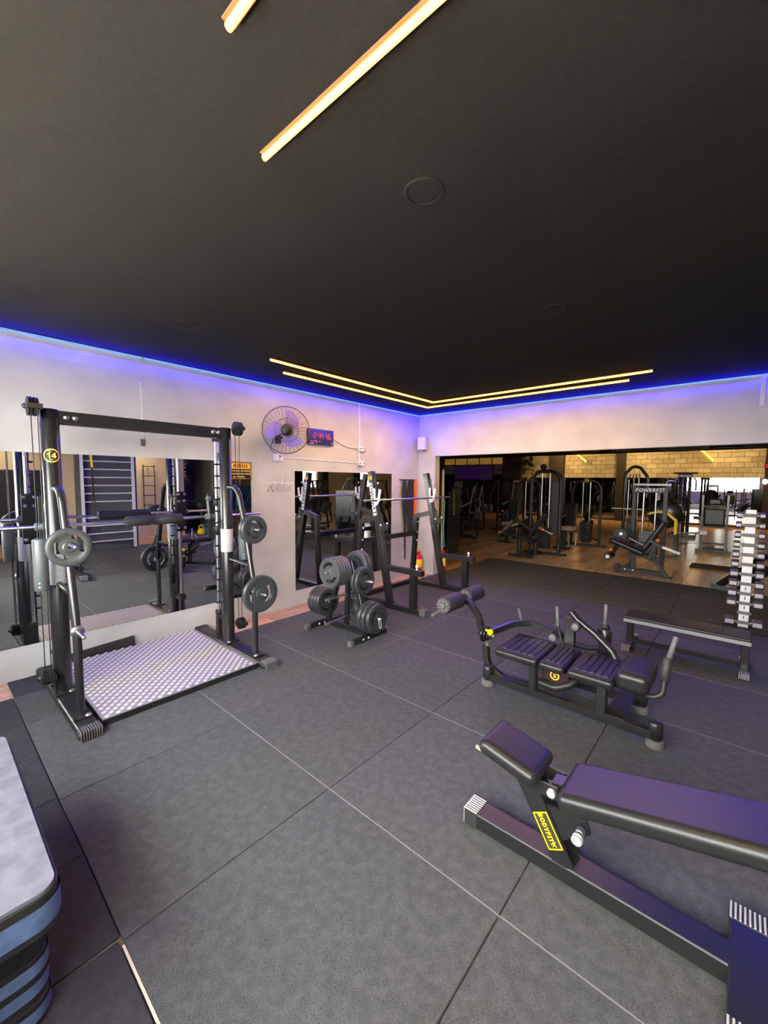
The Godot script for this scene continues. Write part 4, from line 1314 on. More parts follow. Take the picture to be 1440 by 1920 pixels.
# ---------------------------------------------------------------- guided bar rack with tread platform
func smith_machine() -> void:
	var t := thing("smith_machine", "tall black guided-bar rack numbered 14 with a silver tread-plate platform", "gym rack", V(-3.8, 0, -1.36))
	var px := -3.86
	var cap := MB.new()
	cap.rbox(Vector3.ZERO, V(0.09, 0.062, 0.15), 0.028, 3)
	var cap_mesh := cap.mesh()
	cap = MB.new()
	for k in 9:
		cap.rbox(V(0.004, 0.003, -0.056 + 0.014 * k), V(0.094, 0.066, 0.007), 0.003, 1)
	var rib_mesh := cap.mesh()
	var pin := MB.new()
	pin.cyl(Vector3.ZERO, V(0, 0, 0.055), 0.009, 10, -1, 0.002)
	var pin_mesh := pin.mesh()
	var bolt := MB.new()
	bolt.lathe([Vector2(0.021, 0), Vector2(0.02, 0.005), Vector2(0.013, 0.012), Vector2(0, 0.014)], Vector3.ZERO, Vector3.BACK, 14)
	var bolt_mesh := bolt.mesh()
	for side in 2:
		var zc := -0.68 if side == 0 else -2.035
		var o := 1.0 if side == 0 else -1.0
		# base
		var m := MB.new()
		m.loft([V(-4.47, 0.028, zc), V(-3.18, 0.028, zc)], Vector3.UP, MB.oval_edges(0.135, 0.055))
		var rail := P(t, "base_rail", m, M.black_worn)
		IW(rail, "end_cap", cap_mesh, M.rubber_part, V(-3.145, 0.031, zc))
		IW(rail, "cap_ribs", rib_mesh, M.cap_grey, V(-3.145, 0.031, zc))
		IW(rail, "end_cap", cap_mesh, M.rubber_part, V(-4.46, 0.031, zc), ry(180))
		padp(rail, "flange", V(px, 0.062, zc), V(0.17, 0.014, 0.14), 0.003, M.black_worn, Basis(), 1)
		padp(rail, "flange", V(-3.355, 0.062, zc), V(0.12, 0.014, 0.11), 0.003, M.black_worn, Basis(), 1)
		padp(rail, "flange", V(-4.06, 0.062, zc), V(0.12, 0.014, 0.11), 0.003, M.black_worn, Basis(), 1)
		for q in [V(px + 0.068, 0.069, zc - o * 0.035), V(-3.31, 0.069, zc - o * 0.03)]:
			IW(rail, "bolt", bolt_mesh, M.bolt, q, rx(-90))
		# post
		m = MB.new()
		m.lathe([Vector2(0.057, 0.06), Vector2(0.057, 2.19), Vector2(0.052, 2.197), Vector2(0, 2.199)], V(px, 0, zc), Vector3.UP, 28)
		var post := P(t, "post", m, M.black)
		m = MB.new()
		var w0 := 0.90 if side == 0 else 0.975
		m.lathe([Vector2(0.0578, w0), Vector2(0.059, w0 + 0.002), Vector2(0.059, w0 + 0.228), Vector2(0.0578, w0 + 0.23)], V(px, 0, zc), Vector3.UP, 28)
		P(post, "white_wrap", m, M.white_tape)
		# guide rod and its foot
		cylp(t, "guide_rod", V(-4.06, 0.1, zc), V(-4.06, 2.12, zc), 0.0145, M.chrome, 14)
		var gf := MB.new()
		gf.rbox(V(-4.06, 0.19, zc), V(0.05, 0.25, 0.05), 0.004, 1)
		gf.cyl(V(-4.06, 0.30, zc), V(-4.06, 0.335, zc), 0.034, 16, -1, 0.004)
		gf.rbox(V(-3.975, 0.27, zc), V(0.14, 0.035, 0.035), 0.003, 1)
		P(t, "rod_foot", gf, M.satin)
		var gh := MB.new()
		gh.rbox(V(-3.98, 2.1, zc), V(0.2, 0.05, 0.05), 0.004, 1)
		P(t, "rod_head", gh, M.satin)
		# strip with catch pins
		m = MB.new()
		m.rbox(V(-3.965, 1.15, zc - o * 0.01), V(0.05, 1.62, 0.014), 0.003, 1)
		var strip := P(t, "catch_strip", m, M.black)
		for k in 13:
			IW(strip, "catch_pin", pin_mesh, M.satin, V(-3.968, 0.44 + 0.117 * k, zc - o * 0.015), ry(180) if side == 0 else Basis())
		# plate horn frame
		var horn := tubep(t, "horn_frame", [V(px + 0.03, 1.62, zc), V(-3.63, 1.615, zc), V(-3.535, 1.31, zc), V(-3.365, 0.66, zc)], 0.026, M.black, 0.14, 14)
		tubep(t, "horn_brace", [V(px + 0.04, 0.905, zc), V(-3.45, 0.89, zc)], 0.02, M.black, 0, 12)
		m = MB.new()
		m.lathe([Vector2(0.0265, 0.068), Vector2(0.0265, 0.64), Vector2(0.02, 0.665), Vector2(0, 0.67)], V(-3.365, 0, zc), Vector3.UP, 16)
		P(t, "horn_upright", m, M.black_worn)
		m = MB.new()
		m.cyl(V(-3.52, 1.24, zc), V(-3.27, 1.24, zc), 0.0135, 12, -1, 0.003)
		P(t, "plate_peg", m, M.steel)
		m = MB.new()
		m.cyl(V(-3.36, 0.655, zc), V(-3.335, 0.655, zc), 0.04, 20, -1, 0.006)
		m.lathe([Vector2(0.0135, 0), Vector2(0.0135, 0.155), Vector2(0.009, 0.163), Vector2(0, 0.165)], V(-3.34, 0.655, zc), V(1, 0, 0), 12)
		P(t, "plate_peg", m, M.steel)
		# pulleys
		for q in [[2.195, 0.068, -3.80], [0.225, 0.058, -3.80]]:
			var c := V(q[2], q[0], zc + o * 0.105)
			var bk := MB.new()
			bk.rbox(c + V(0.0, 0, -o * 0.045), V(0.06, 0.035, 0.012), 0.002, 1)
			bk.rbox(c + V(0.0, 0, o * 0.036), V(0.09, 0.035, 0.008), 0.002, 1)
			bk.rbox(c + V(0.07 if q[0] > 1 else 0.06, 0, -o * 0.005), V(0.01, 0.035, 0.09), 0.002, 1)
			bk.dome(c + V(0, 0, o * 0.04), V(0, 0, o), 0.017, 0.016)
			var br := P(t, "pulley_bracket", bk, M.black_worn)
			for k in 3:
				var w := MB.new()
				var r: float = q[1]
				w.lathe([Vector2(0, -0.0085), Vector2(r, -0.0085), Vector2(r, -0.006), Vector2(r - 0.01, 0), Vector2(r, 0.006), Vector2(r, 0.0085), Vector2(0, 0.0085)], c + V(0, 0, o * (-0.022 + 0.02 * k)), V(0, 0, 1), 28)
				P(br, "pulley_wheel", w, M.satin)
		for k in 2:
			tubep(t, "cable", [V(-3.80 + (0.058 if k == 0 else -0.055), 2.19, zc + o * (0.085 + 0.02 * k)), V(-3.80 + (0.05 if k == 0 else -0.048), 0.23, zc + o * (0.085 + 0.02 * k))], 0.0035, M.satin, 0, 6)
		m = MB.new()
		m.lathe([Vector2(0, 0), Vector2(0.04, 0), Vector2(0.045, 0.008), Vector2(0.045, 0.362), Vector2(0.04, 0.37), Vector2(0, 0.37)], V(-3.745, 0.89, zc + o * 0.112), Vector3.UP, 22)
		var cw := P(t, "counterweight", m, M.grey_tube)
		for y in [0.92, 0.95, 1.21, 1.235]:
			m = MB.new()
			m.cyl(V(-3.745, y, zc + o * 0.112) + V(0.9, 0, 0.436) * 0.042, V(-3.745, y, zc + o * 0.112) + V(0.9, 0, 0.436) * 0.0465, 0.006, 8)
			P(cw, "rivet", m, M.zinc)
		# carriage behind the rod
		m = MB.new()
		m.rbox(V(-4.135, 1.32, zc - o * 0.005), V(0.014, 0.46, 0.115), 0.003, 1)
		m.cyl(V(-4.06, 1.14, zc), V(-4.06, 1.22, zc), 0.03, 16, -1, 0.004)
		m.cyl(V(-4.06, 1.42, zc), V(-4.06, 1.50, zc), 0.03, 16, -1, 0.004)
		m.rbox(V(-4.1, 1.18, zc), V(0.07, 0.05, 0.05), 0.004, 1)
		m.rbox(V(-4.1, 1.46, zc), V(0.07, 0.05, 0.05), 0.004, 1)
		var car := P(t, "carriage", m, M.satin)
		for q in [[-0.035, 1.52], [0.035, 1.52], [-0.03, 1.44], [0.03, 1.44], [-0.035, 1.13], [0.035, 1.13]]:
			IW(car, "bolt", bolt_mesh, M.bolt, V(-4.143, q[1], zc - o * 0.005 + q[0]), ry(-90) * Basis.from_scale(Vector3.ONE * 0.8))
		m = MB.new()
		m.cyl(V(-4.1, 1.315, zc + o * 0.085), V(-4.1, 1.315, zc - o * 0.1), 0.03, 18, -1, 0.005)
		P(car, "bar_bearing", m, M.grey_tube)
		# hook lever on the bar
		m = MB.new()
		m.rbox(V(-4.06, 1.4, zc - o * 0.085), V(0.035, 0.22, 0.014), 0.004, 2, rz(8))
		m.cyl(V(-4.045, 1.50, zc - o * 0.07), V(-4.045, 1.50, zc - o * 0.11), 0.024, 14, -1, 0.003)
		P(car, "hook_lever", m, M.grey_tube)
	# cross beam
	var m2 := MB.new()
	m2.bar(V(px, 2.14, -0.72), V(px, 2.14, -2.0), 0.06, 0.1)
	var beam := P(t, "cross_beam", m2, M.black)
	for z in [-0.775, -0.83, -1.905, -1.955]:
		IW(beam, "bolt", bolt_mesh, M.bolt, V(px + 0.03, 2.145, z), ry(90) * Basis.from_scale(Vector3.ONE * 1.05))
	# bar with pad
	m2 = MB.new()
	m2.cyl(V(-4.1, 1.315, 0.13), V(-4.1, 1.315, -2.56), 0.0135, 14, -1, 0.002)
	var bar := P(t, "bar", m2, M.chrome)
	m2 = MB.new()
	m2.lathe([Vector2(0.015, 0), Vector2(0.044, 0), Vector2(0.048, 0.006), Vector2(0.048, 0.186), Vector2(0.041, 0.196), Vector2(0.041, 0.284), Vector2(0.048, 0.294), Vector2(0.048, 0.474), Vector2(0.044, 0.48), Vector2(0.015, 0.48)], V(-4.1, 1.315, -1.22), V(0, 0, -1), 26)
	P(bar, "bar_pad", m2, M.foam)
	# platform
	m2 = MB.new()
	m2.rbox(V(-3.825, 0.022, -1.36), V(1.25, 0.044, 1.19), 0.004, 1)
	var plat := P(t, "platform", m2, M.black_worn)
	m2 = MB.new()
	m2.rbox(V(-3.825, 0.0465, -1.36), V(1.24, 0.006, 1.185), 0.0015, 1)
	P(plat, "tread_plate", m2, M.alu_groove)
	m2 = MB.new()
	for i in 36:
		for j in 17:
			var x := -3.235 - 0.0345 * i
			var z := -0.80 - 0.069 * j - (0.0345 if i % 2 else 0.0)
			if z < -1.925: continue
			var c := V(x, 0.0495, z)
			var pts := [V(0.0235, 0, 0.004), V(0.002, 0, 0.0215), V(-0.0235, 0, -0.004), V(-0.002, 0, -0.0215)]
			for k in 4:
				var a: Vector3 = pts[k]
				var b: Vector3 = pts[(k + 1) % 4]
				var n: Vector3 = ((a + b) * 0.5).normalized() * 0.5 + V(0, 0.9, 0)
				m2.quad(c + a, c + b, c + b * 0.72 + V(0, 0.0035, 0), c + a * 0.72 + V(0, 0.0035, 0), n.normalized())
			m2.quad(c + pts[0] * 0.72 + V(0, 0.0035, 0), c + pts[1] * 0.72 + V(0, 0.0035, 0), c + pts[2] * 0.72 + V(0, 0.0035, 0), c + pts[3] * 0.72 + V(0, 0.0035, 0), Vector3.UP)
	var tread := P(plat, "tread_pattern", m2, M.alu)
	tread.set_meta("kind", "stuff")
	# loose rubber flap between platform and wall
	var fp := thing("rubber_offcut", "black rubber strip standing between the tread platform and the wall", "rubber strip", V(-4.5, 0, -1.05))
	m2 = MB.new()
	m2.rbox(V(-4.497, 0.06, -1.1), V(0.02, 0.12, 0.55), 0.004, 1, rx(3))
	P(fp, "strip", m2, M.rubber_part)
	# round number badge bent round the post
	var c0 := V(px, 1.857, -0.68)
	var dir := V(-px, 0, 0.68).normalized()
	var s0 := dir.cross(Vector3.UP).normalized()
	for ring in [[0.0, 0.05, 0.0578, M.black, "badge_face"], [0.042, 0.05, 0.0584, M.print_yellow, "badge_ring"]]:
		m2 = MB.new()
		for k in 40:
			var q := []
			for e in [[k, 0], [k + 1, 0], [k + 1, 1], [k, 1]]:
				var a: float = TAU * e[0] / 40
				var r: float = ring[e[1]]
				var ph := cos(a) * r / 0.057
				var rad := (dir * cos(ph) + s0 * sin(ph))
				q.append([c0 + rad * ring[2] + V(0, sin(a) * r, 0), rad])
			m2.quadn(q[0][0], q[1][0], q[2][0], q[3][0], q[0][1], q[1][1], q[2][1], q[3][1])
		P(t, ring[4], m2, ring[3])
	lettering(t, "badge_number", "14", c0 + dir * 0.0590, aim(dir), 0.040, M.print_yellow)
	m2 = MB.new()
	m2.box(c0 + dir * 0.058 + V(0, -0.028, 0), V(0.02, 0.003, 0.002), aim(dir))
	P(t, "badge_mark", m2, M.print_yellow)
	# its plates
	var g := "plates hung on the guided-bar rack"
	put_plate(0.132, 0.042, false, "10", V(-3.445, 1.222, -0.678), V(1, 0.06, 0.12), 25, "grey weight plate on the upper horn of the guided-bar rack, below the number badge", g)
	put_plate(0.130, 0.038, false, "", V(-3.40, 1.238, -2.035), V(1, 0, 0), 40, "weight plate behind another on the upper horn beside the blue poster", g)
	put_plate(0.130, 0.038, false, "5", V(-3.355, 1.238, -2.035), V(1, 0, 0), 60, "weight plate in front on the upper horn beside the blue poster", g)
	put_plate(0.172, 0.046, false, "10", V(-3.27, 0.655, -2.035), V(1, 0, 0.05), -8, "large weight plate on the low horn of the guided-bar rack, over the ribbed foot", g)

# ---------------------------------------------------------------- plate tree
func plate_tree() -> void:
	var t := thing("plate_tree", "low black A-frame plate tree holding stacked weight plates", "plate rack", V(-3.28, 0, -3.12))
	var foot := MB.new()
	foot.rbox(Vector3.ZERO, V(0.056, 0.056, 0.05), 0.005, 1)
	var fm := foot.mesh()
	for x in [-3.64, -2.93]:
		var b := barp(t, "foot_beam", [V(x, 0.028, -2.86), V(x, 0.028, -3.42)], 0.05, 0.05, M.black_worn)
		for z in [-2.86, -3.42]:
			IW(b, "end_cap", fm, M.cap_grey, V(x, 0.028, z))
		for z in [-3.02, -3.10]:
			var bo := MB.new()
			bo.dome(V(x + 0.025, 0.03, z), Vector3.RIGHT, 0.013, 0.008)
			P(b, "bolt", bo, M.zinc)
	barp(t, "spine", [V(-3.63, 0.03, -3.16), V(-2.95, 0.03, -3.16)], 0.05, 0.05, M.black_worn)
	barp(t, "upright", [V(-3.33, 0.05, -3.18), V(-3.29, 0.80, -3.18)], 0.05, 0.05, M.black, Vector3.BACK)
	barp(t, "leg", [V(-3.62, 0.05, -3.16), V(-3.36, 0.80, -3.16)], 0.05, 0.05, M.black, Vector3.BACK)
	barp(t, "leg", [V(-2.98, 0.05, -3.16), V(-3.23, 0.80, -3.16)], 0.05, 0.05, M.black, Vector3.BACK)
	var pegs := [
		[V(-3.30, 0.70, -3.16), V(-3.30, 0.70, -2.84)], [V(-3.32, 0.41, -3.16), V(-3.32, 0.40, -2.86)], [V(-3.33, 0.145, -3.16), V(-3.33, 0.13, -2.86)],
		[V(-3.28, 0.72, -3.2), V(-3.28, 0.72, -3.5)], [V(-3.31, 0.42, -3.2), V(-3.31, 0.42, -3.48)], [V(-3.32, 0.2, -3.2), V(-3.32, 0.2, -3.48)],
		[V(-3.14, 0.60, -3.16), V(-2.90, 0.615, -3.16)], [V(-3.03, 0.23, -3.16), V(-2.78, 0.24, -3.16)],
		[V(-3.43, 0.62, -3.16), V(-3.68, 0.63, -3.16)], [V(-3.55, 0.26, -3.16), V(-3.88, 0.27, -3.16)]]
	for q in pegs:
		cylp(t, "peg", q[0], q[1], 0.0135, M.steel, 12, 0.002)
	var g := "weight plates on the plate tree"
	var ord := ["front", "second", "third", "fourth", "rear"]
	for k in 5:
		put_plate(0.163, 0.03, true, "", V(-3.30, 0.70, -2.905 - 0.04 * k), V(0, 0, 1), 20 + 4 * k, "%s iron plate of the five-plate stack at the top of the plate tree" % ord[k], g)
	for k in 4:
		put_plate(0.165, 0.045, false, "10" if k == 0 else "", V(-3.625 - 0.05 * k, 0.262, -3.15), V(1, 0, 0.05), 80, "%s rubber plate of the four on the low peg nearest the mirror wall" % ["innermost", "second", "third", "outermost"][k], g)
	for k in 2:
		put_plate(0.15, 0.042, false, "", V(-3.51 - 0.05 * k, 0.622, -3.16), V(1, 0, 0), 30, "%s rubber plate on the upper peg nearest the mirror wall, behind the iron stack" % ["inner", "outer"][k], g)
	put_plate(0.150, 0.046, false, "", V(-3.03, 0.608, -3.16), V(1, 0.02, -0.02), 70, "single rubber plate on the upper peg pointing into the room", g)
	put_plate(0.150, 0.04, false, "", V(-3.085, 0.606, -3.16), V(1, 0, 0), 40, "rubber plate close behind the single one on the upper peg", g)
	for k in 3:
		put_plate(0.170 if k < 2 else 0.16, 0.05, false, "10" if k == 2 else "", V(-2.965 + 0.058 * k, 0.235, -3.16), V(1, 0, 0), -15, "%s large rubber plate on the low peg of the plate tree pointing into the room" % ["inner", "middle", "outermost"][k], g)
	for k in 2:
		put_plate(0.175, 0.048, false, "", V(-3.28, 0.72, -3.29 - 0.055 * k), V(0, 0, 1), 50, "%s large plate on the top peg pointing to the squat rack" % ["nearer", "farther"][k], g)
	put_plate(0.13, 0.04, false, "", V(-3.31, 0.42, -3.30), V(0, 0, 1), 10, "small plate on the middle rear peg, seen between the frame legs", g)
	put_plate(0.15, 0.045, false, "", V(-3.32, 0.2, -3.30), V(0, 0, 1), 10, "plate on the low rear peg, behind the upright", g)
	# spring clip on the low peg
	var cl := thing("spring_collar", "small bright spring collar dangling on the low plate peg", "collar", V(-2.81, 0.15, -3.16))
	tubep(cl, "wire", bend([V(-2.81, 0.245, -3.15), V(-2.80, 0.2, -3.145), V(-2.80, 0.155, -3.15), V(-2.80, 0.13, -3.165), V(-2.80, 0.155, -3.18), V(-2.80, 0.2, -3.175), V(-2.81, 0.24, -3.17)], 0.01), 0.005, M.zinc, 0, 6)

# ---------------------------------------------------------------- squat rack
func squat_rack() -> void:
	var t := thing("squat_rack", "black squat rack with two slanted posts, numbered 42, in the room corner", "gym rack", V(-3.6, 0, -4.78))
	var foot := MB.new()
	foot.rbox(Vector3.ZERO, V(0.09, 0.085, 0.085), 0.006, 1)
	var fm := foot.mesh()
	for zc in [-4.13, -5.43]:
		var b := barp(t, "base_rail", [V(-4.14, 0.035, zc), V(-2.93, 0.035, zc)], 0.075, 0.06, M.black_worn)
		IW(b, "end_cap", fm, M.cap_grey, V(-2.93, 0.043, zc))
		# slanted post of flat steel tube
		var post := barp(t, "post", [V(-3.485, 0.06, zc), V(-3.845, 1.815, zc)], 0.075, 0.085, M.black, Vector3.RIGHT)
		barp(t, "rear_frame", [V(-4.10, 0.06, zc), V(-4.02, 1.12, zc), V(-3.75, 1.19, zc)], 0.07, 0.07, M.black, Vector3.BACK)
		for y in [0.86, 0.72, 1.03]:
			var bo := MB.new()
			var x: float = -4.10 + 0.08 * (y - 0.06) / 1.06
			bo.dome(V(x + 0.036, y, zc), Vector3.RIGHT, 0.016, 0.01)
			P(t, "bolt", bo, M.zinc)
		# safety arm on its upright
		var arm := barp(t, "safety_arm", [V(-3.61, 0.535, zc), V(-2.95, 0.535, zc)], 0.07, 0.07, M.black_worn)
		barp(t, "arm_upright", [V(-3.095, 0.06, zc), V(-3.095, 0.505, zc)], 0.085, 0.075, M.black, Vector3.BACK)
		var kn := MB.new()
		kn.cyl(V(-3.045, 0.57, zc), V(-3.045, 0.60, zc), 0.012, 10)
		kn.ball(V(-3.045, 0.615, zc), 0.02, 12)
		P(arm, "knob", kn, M.white_paint)
		# bar hook
		var hk := MB.new()
		var pp := PackedVector2Array([Vector2(-0.02, -0.09), Vector2(0.03, -0.09), Vector2(0.075, -0.02), Vector2(0.10, 0.12), Vector2(0.065, 0.135), Vector2(0.045, 0.02), Vector2(0.0, 0.0), Vector2(-0.005, 0.14), Vector2(-0.03, 0.14)])
		hk.poly(pp, 0.014, Transform3D(Basis(), V(-3.715, 1.45, zc + 0.05)))
		P(t, "bar_hook", hk, M.white_paint)
		# slotted strip beside the post
		var st := MB.new()
		st.bar(V(-3.66, 1.02, zc + 0.02), V(-3.76, 1.72, zc + 0.02), 0.05, 0.012, Vector3.BACK, 0.002)
		var hp := PackedVector2Array([Vector2(0, 0), Vector2(0.06, -0.05), Vector2(0.14, -0.02), Vector2(0.16, 0.04), Vector2(0.09, 0.03), Vector2(0.05, 0.08), Vector2(0.045, 0.16), Vector2(0, 0.2)])
		st.poly(hp, 0.012, Transform3D(Basis(), V(-3.65, 1.07, zc + 0.02)))
		P(t, "hook_strip", st, M.satin)
		for q in [V(-3.69, 1.66, zc + 0.03), V(-3.635, 1.1, zc + 0.03), V(-3.52, 1.13, zc + 0.03)]:
			var bo := MB.new()
			bo.dome(q, Vector3.BACK, 0.016, 0.01)
			P(t, "bolt", bo, M.zinc)
	barp(t, "rear_rail", [V(-4.1, 0.035, -4.10), V(-4.1, 0.035, -5.46)], 0.07, 0.06, M.black_worn)
	barp(t, "cross_bar", [V(-4.03, 0.845, -4.1), V(-4.03, 0.845, -5.46)], 0.06, 0.07, M.black)
	# lettering on the near post
	var up := V(-0.36, 1.755, 0).normalized()
	var face := V(0, 0, 1)
	var bs := Basis(up * -1.0, up.cross(face) * -1.0, face)
	bs = Basis(-up, face.cross(-up), face)
	var mid := V(-3.485, 0.06, -4.13).lerp(V(-3.845, 1.815, -4.13), 0.79) + face * 0.0432
	var lb := MB.new()
	lb.box(mid - face * 0.0005, V(0.46, 0.062, 0.0016), bs)
	P(t, "label_strip", lb, M.print_white)
	lettering(t, "lettering", "POWERFIT", mid + face * 0.0012, bs, 0.05, M.black, true, 1.6)
	badge(t, V(-3.485, 0.06, -4.13).lerp(V(-3.845, 1.815, -4.13), 0.95) + face * 0.043, Basis(), 0.042, "42")
	# barbell
	var b := thing("barbell", "bare steel barbell resting across the hooks of the squat rack", "barbell", V(-3.68, 1.43, -4.85))
	var m := MB.new()
	m.cyl(V(-3.68, 1.432, -3.82), V(-3.68, 1.432, -5.88), 0.0145, 14, -1, 0.002)
	P(b, "shaft", m, M.steel)
	for z in [-4.2, -5.36]:
		m = MB.new()
		m.cyl(V(-3.68, 1.432, z), V(-3.68, 1.432, z - 0.02), 0.022, 14, -1, 0.002)
		P(b, "collar", m, M.steel)

# ---------------------------------------------------------------- abdominal bench machine
func ab_machine() -> void:
	var t := thing("ab_machine", "low abdominal machine with four padded cushions in a row and foam ankle rollers", "gym machine", V(-0.95, 0, -3.25))
	# feet and base frame
	for q in [V(-1.515, 0, -3.08), V(-0.335, 0, -3.06), V(-0.478, 0, -3.47), V(-1.44, 0, -3.72)]:
		var f := MB.new()
		f.lathe([Vector2(0, 0.165), Vector2(0.036, 0.165), Vector2(0.042, 0.158), Vector2(0.042, 0.06), Vector2(0.036, 0.055), Vector2(0.036, 0.045)], q, Vector3.UP, 22)
		var fo := P(t, "foot_post", f, M.black_worn)
		f = MB.new()
		f.lathe([Vector2(0.036, 0.048), Vector2(0.05, 0.042), Vector2(0.055, 0.012), Vector2(0.052, 0.0), Vector2(0, 0.0)], q, Vector3.UP, 22)
		P(fo, "rubber_foot", f, M.cap_grey)
	barp(t, "base_rail", [V(-1.5, 0.075, -3.08), V(-0.36, 0.075, -3.06)], 0.06, 0.055, M.black_worn)
	barp(t, "base_rail", [V(-1.42, 0.075, -3.71), V(-0.95, 0.075, -3.44), V(-0.5, 0.075, -3.46)], 0.06, 0.055, M.black_worn)
	padp(t, "tie_plate", V(-0.57, 0.095, -3.26), V(0.12, 0.02, 0.42), 0.003, M.black_worn, Basis(), 1)
	cylp(t, "seat_post", V(-1.14, 0.1, -3.08), V(-1.14, 0.33, -3.08), 0.034, M.satin, 20)
	barp(t, "seat_post", [V(-0.655, 0.1, -3.07), V(-0.655, 0.33, -3.07)], 0.06, 0.06, M.satin, Vector3.BACK)
	# bent tube from the hinge down and along
	barp(t, "bow_tube", [V(-1.565, 0.31, -3.12), V(-1.55, 0.15, -3.12), V(-1.40, 0.075, -3.12), V(-1.16, 0.085, -3.12)], 0.05, 0.05, M.satin, Vector3.BACK, 0.12)
	tubep(t, "loop_tube", [V(-1.16, 0.15, -3.12), V(-0.98, 0.145, -3.1), V(-0.86, 0.2, -3.15), V(-0.85, 0.32, -3.3)], 0.03, M.satin, 0.1, 12)
	padp(t, "gusset", V(-1.0, 0.21, -3.15), V(0.2, 0.1, 0.012), 0.004, mk(lin(0.03, 0.012, 0.012), 0.35), Basis(), 1)
	var bd := MB.new()
	bd.lathe([Vector2(0.026, 0), Vector2(0.026, 0.003), Vector2(0.034, 0.003), Vector2(0.034, 0)], V(-1.0, 0.22, -3.143), Vector3.BACK, 24)
	P(t, "badge_ring", bd, M.print_yellow)
	lettering(t, "badge_mark", "S", V(-1.0, 0.22, -3.142), Basis(), 0.03, M.print_yellow, true, 1.2)
	# cushions
	var cs := [[-1.41, -1.075, 0.385, 5], [-1.065, -0.885, 0.385, 3], [-0.865, -0.57, 0.385, 5]]
	for c in cs:
		var w: float = c[1] - c[0]
		var xc: float = (c[0] + c[1]) / 2
		var cu := padp(t, "cushion", V(xc, c[2] - 0.036, -3.19), V(w, 0.06, 0.47), 0.024, M.vinyl, Basis(), 4)
		var rim := MB.new()
		rim.tube(bend([V(c[0] + 0.004, c[2] - 0.03, -3.19), V(c[0] + 0.004, c[2] - 0.03, -2.957), V(c[1] - 0.004, c[2] - 0.03, -2.957), V(c[1] - 0.004, c[2] - 0.03, -3.423), V(c[0] + 0.004, c[2] - 0.03, -3.423), V(c[0] + 0.004, c[2] - 0.03, -3.19)], 0.025), 0.0045, 6, false)
		P(cu, "piping", rim, M.vinyl)
		for k in c[3]:
			var rw: float = (w - 0.07) / c[3]
			var x: float = c[0] + 0.035 + rw * (k + 0.5)
			padp(cu, "stitched_rib", V(x, c[2] - 0.008, -3.19), V(rw - 0.003, 0.018, 0.36), 0.008, M.vinyl, Basis(), 3)
	padp(t, "head_cushion", V(-0.475, 0.385, -3.2), V(0.20, 0.135, 0.40), 0.045, M.vinyl, Basis(), 5)
	# handle frame at the head end
	tubep(t, "handle_frame", [V(-0.6, 0.305, -3.12), V(-0.36, 0.32, -3.05), V(-0.31, 0.35, -3.06), V(-0.30, 0.53, -3.1)], 0.018, M.satin, 0.06, 12)
	cylp(t, "handle_sleeve", V(-0.306, 0.44, -3.08), V(-0.298, 0.58, -3.11), 0.026, M.rubber_part, 16, 0.004)
	cylp(t, "handle_grip", V(-0.295, 0.57, -3.12), V(-0.262, 0.72, -3.14), 0.016, M.grip, 14, 0.003)
	# hinge with disc
	var h := MB.new()
	h.cyl(V(-1.66, 0.39, -3.17), V(-1.52, 0.385, -3.17), 0.027, 18, -1, 0.003)
	P(t, "hinge_tube", h, M.satin)
	h = MB.new()
	h.cyl(V(-1.615, 0.388, -3.17), V(-1.598, 0.388, -3.17), 0.07, 28, -1, 0.003)
	h.cyl(V(-1.590, 0.388, -3.17), V(-1.575, 0.388, -3.17), 0.066, 28, -1, 0.003)
	P(t, "index_disc", h, M.black)
	h = MB.new()
	h.dome(V(-1.52, 0.385, -3.17), Vector3.RIGHT, 0.022, 0.016)
	P(t, "hinge_cap", h, M.bolt)
	h = MB.new()
	h.cyl(V(-1.58, 0.435, -3.14), V(-1.545, 0.437, -3.12), 0.01, 10)
	h.cyl(V(-1.545, 0.437, -3.12), V(-1.515, 0.44, -3.1), 0.018, 14, 0.027, 0.004)
	P(t, "pull_knob", h, M.yellow)
	cylp(t, "stop_post", V(-1.555, 0.3, -3.13), V(-1.555, 0.345, -3.13), 0.02, M.bolt, 14)
	# roller arm
	barp(t, "roller_arm", [V(-1.625, 0.38, -3.17), V(-1.66, 0.52, -3.17), V(-1.74, 0.62, -3.17), V(-1.82, 0.655, -3.17)], 0.045, 0.055, M.black, Vector3.BACK, 0.1)
	cylp(t, "roller_axle", V(-1.83, 0.655, -2.84), V(-1.83, 0.655, -3.52), 0.014, M.steel, 12)
	cylp(t, "foot_bar", V(-1.90, 0.57, -2.80), V(-1.87, 0.6, -3.1), 0.0135, M.grip, 12, 0.003)
	for q in [[-2.86, -3.12], [-3.22, -3.48]]:
		var r := MB.new()
		var l: float = q[0] - q[1]
		r.lathe([Vector2(0.02, 0), Vector2(0.058, 0), Vector2(0.068, 0.01), Vector2(0.072, 0.03), Vector2(0.068, l * 0.5), Vector2(0.072, l - 0.03), Vector2(0.068, l - 0.01), Vector2(0.058, l), Vector2(0.02, l)], V(-1.83, 0.655, q[0]), V(0, 0, -1), 26)
		var ro := P(t, "foam_roller", r, M.foam)
		# gathered cover at the near end
		r = MB.new()
		for k in 14:
			var a := TAU * k / 14
			var d := V(cos(a), sin(a), 0)
			r.rbox(V(-1.83, 0.655, q[0] + 0.004) + d * 0.046, V(0.036, 0.013, 0.012), 0.005, 2, rz(rad_to_deg(a) + 14))
		P(ro, "gathered_end", r, M.cap_grey)
		r = MB.new()
		r.cyl(V(-1.83, 0.655, q[0]), V(-1.83, 0.655, q[0] + 0.016), 0.024, 18, -1, 0.003)
		P(ro, "end_plug", r, M.grip)
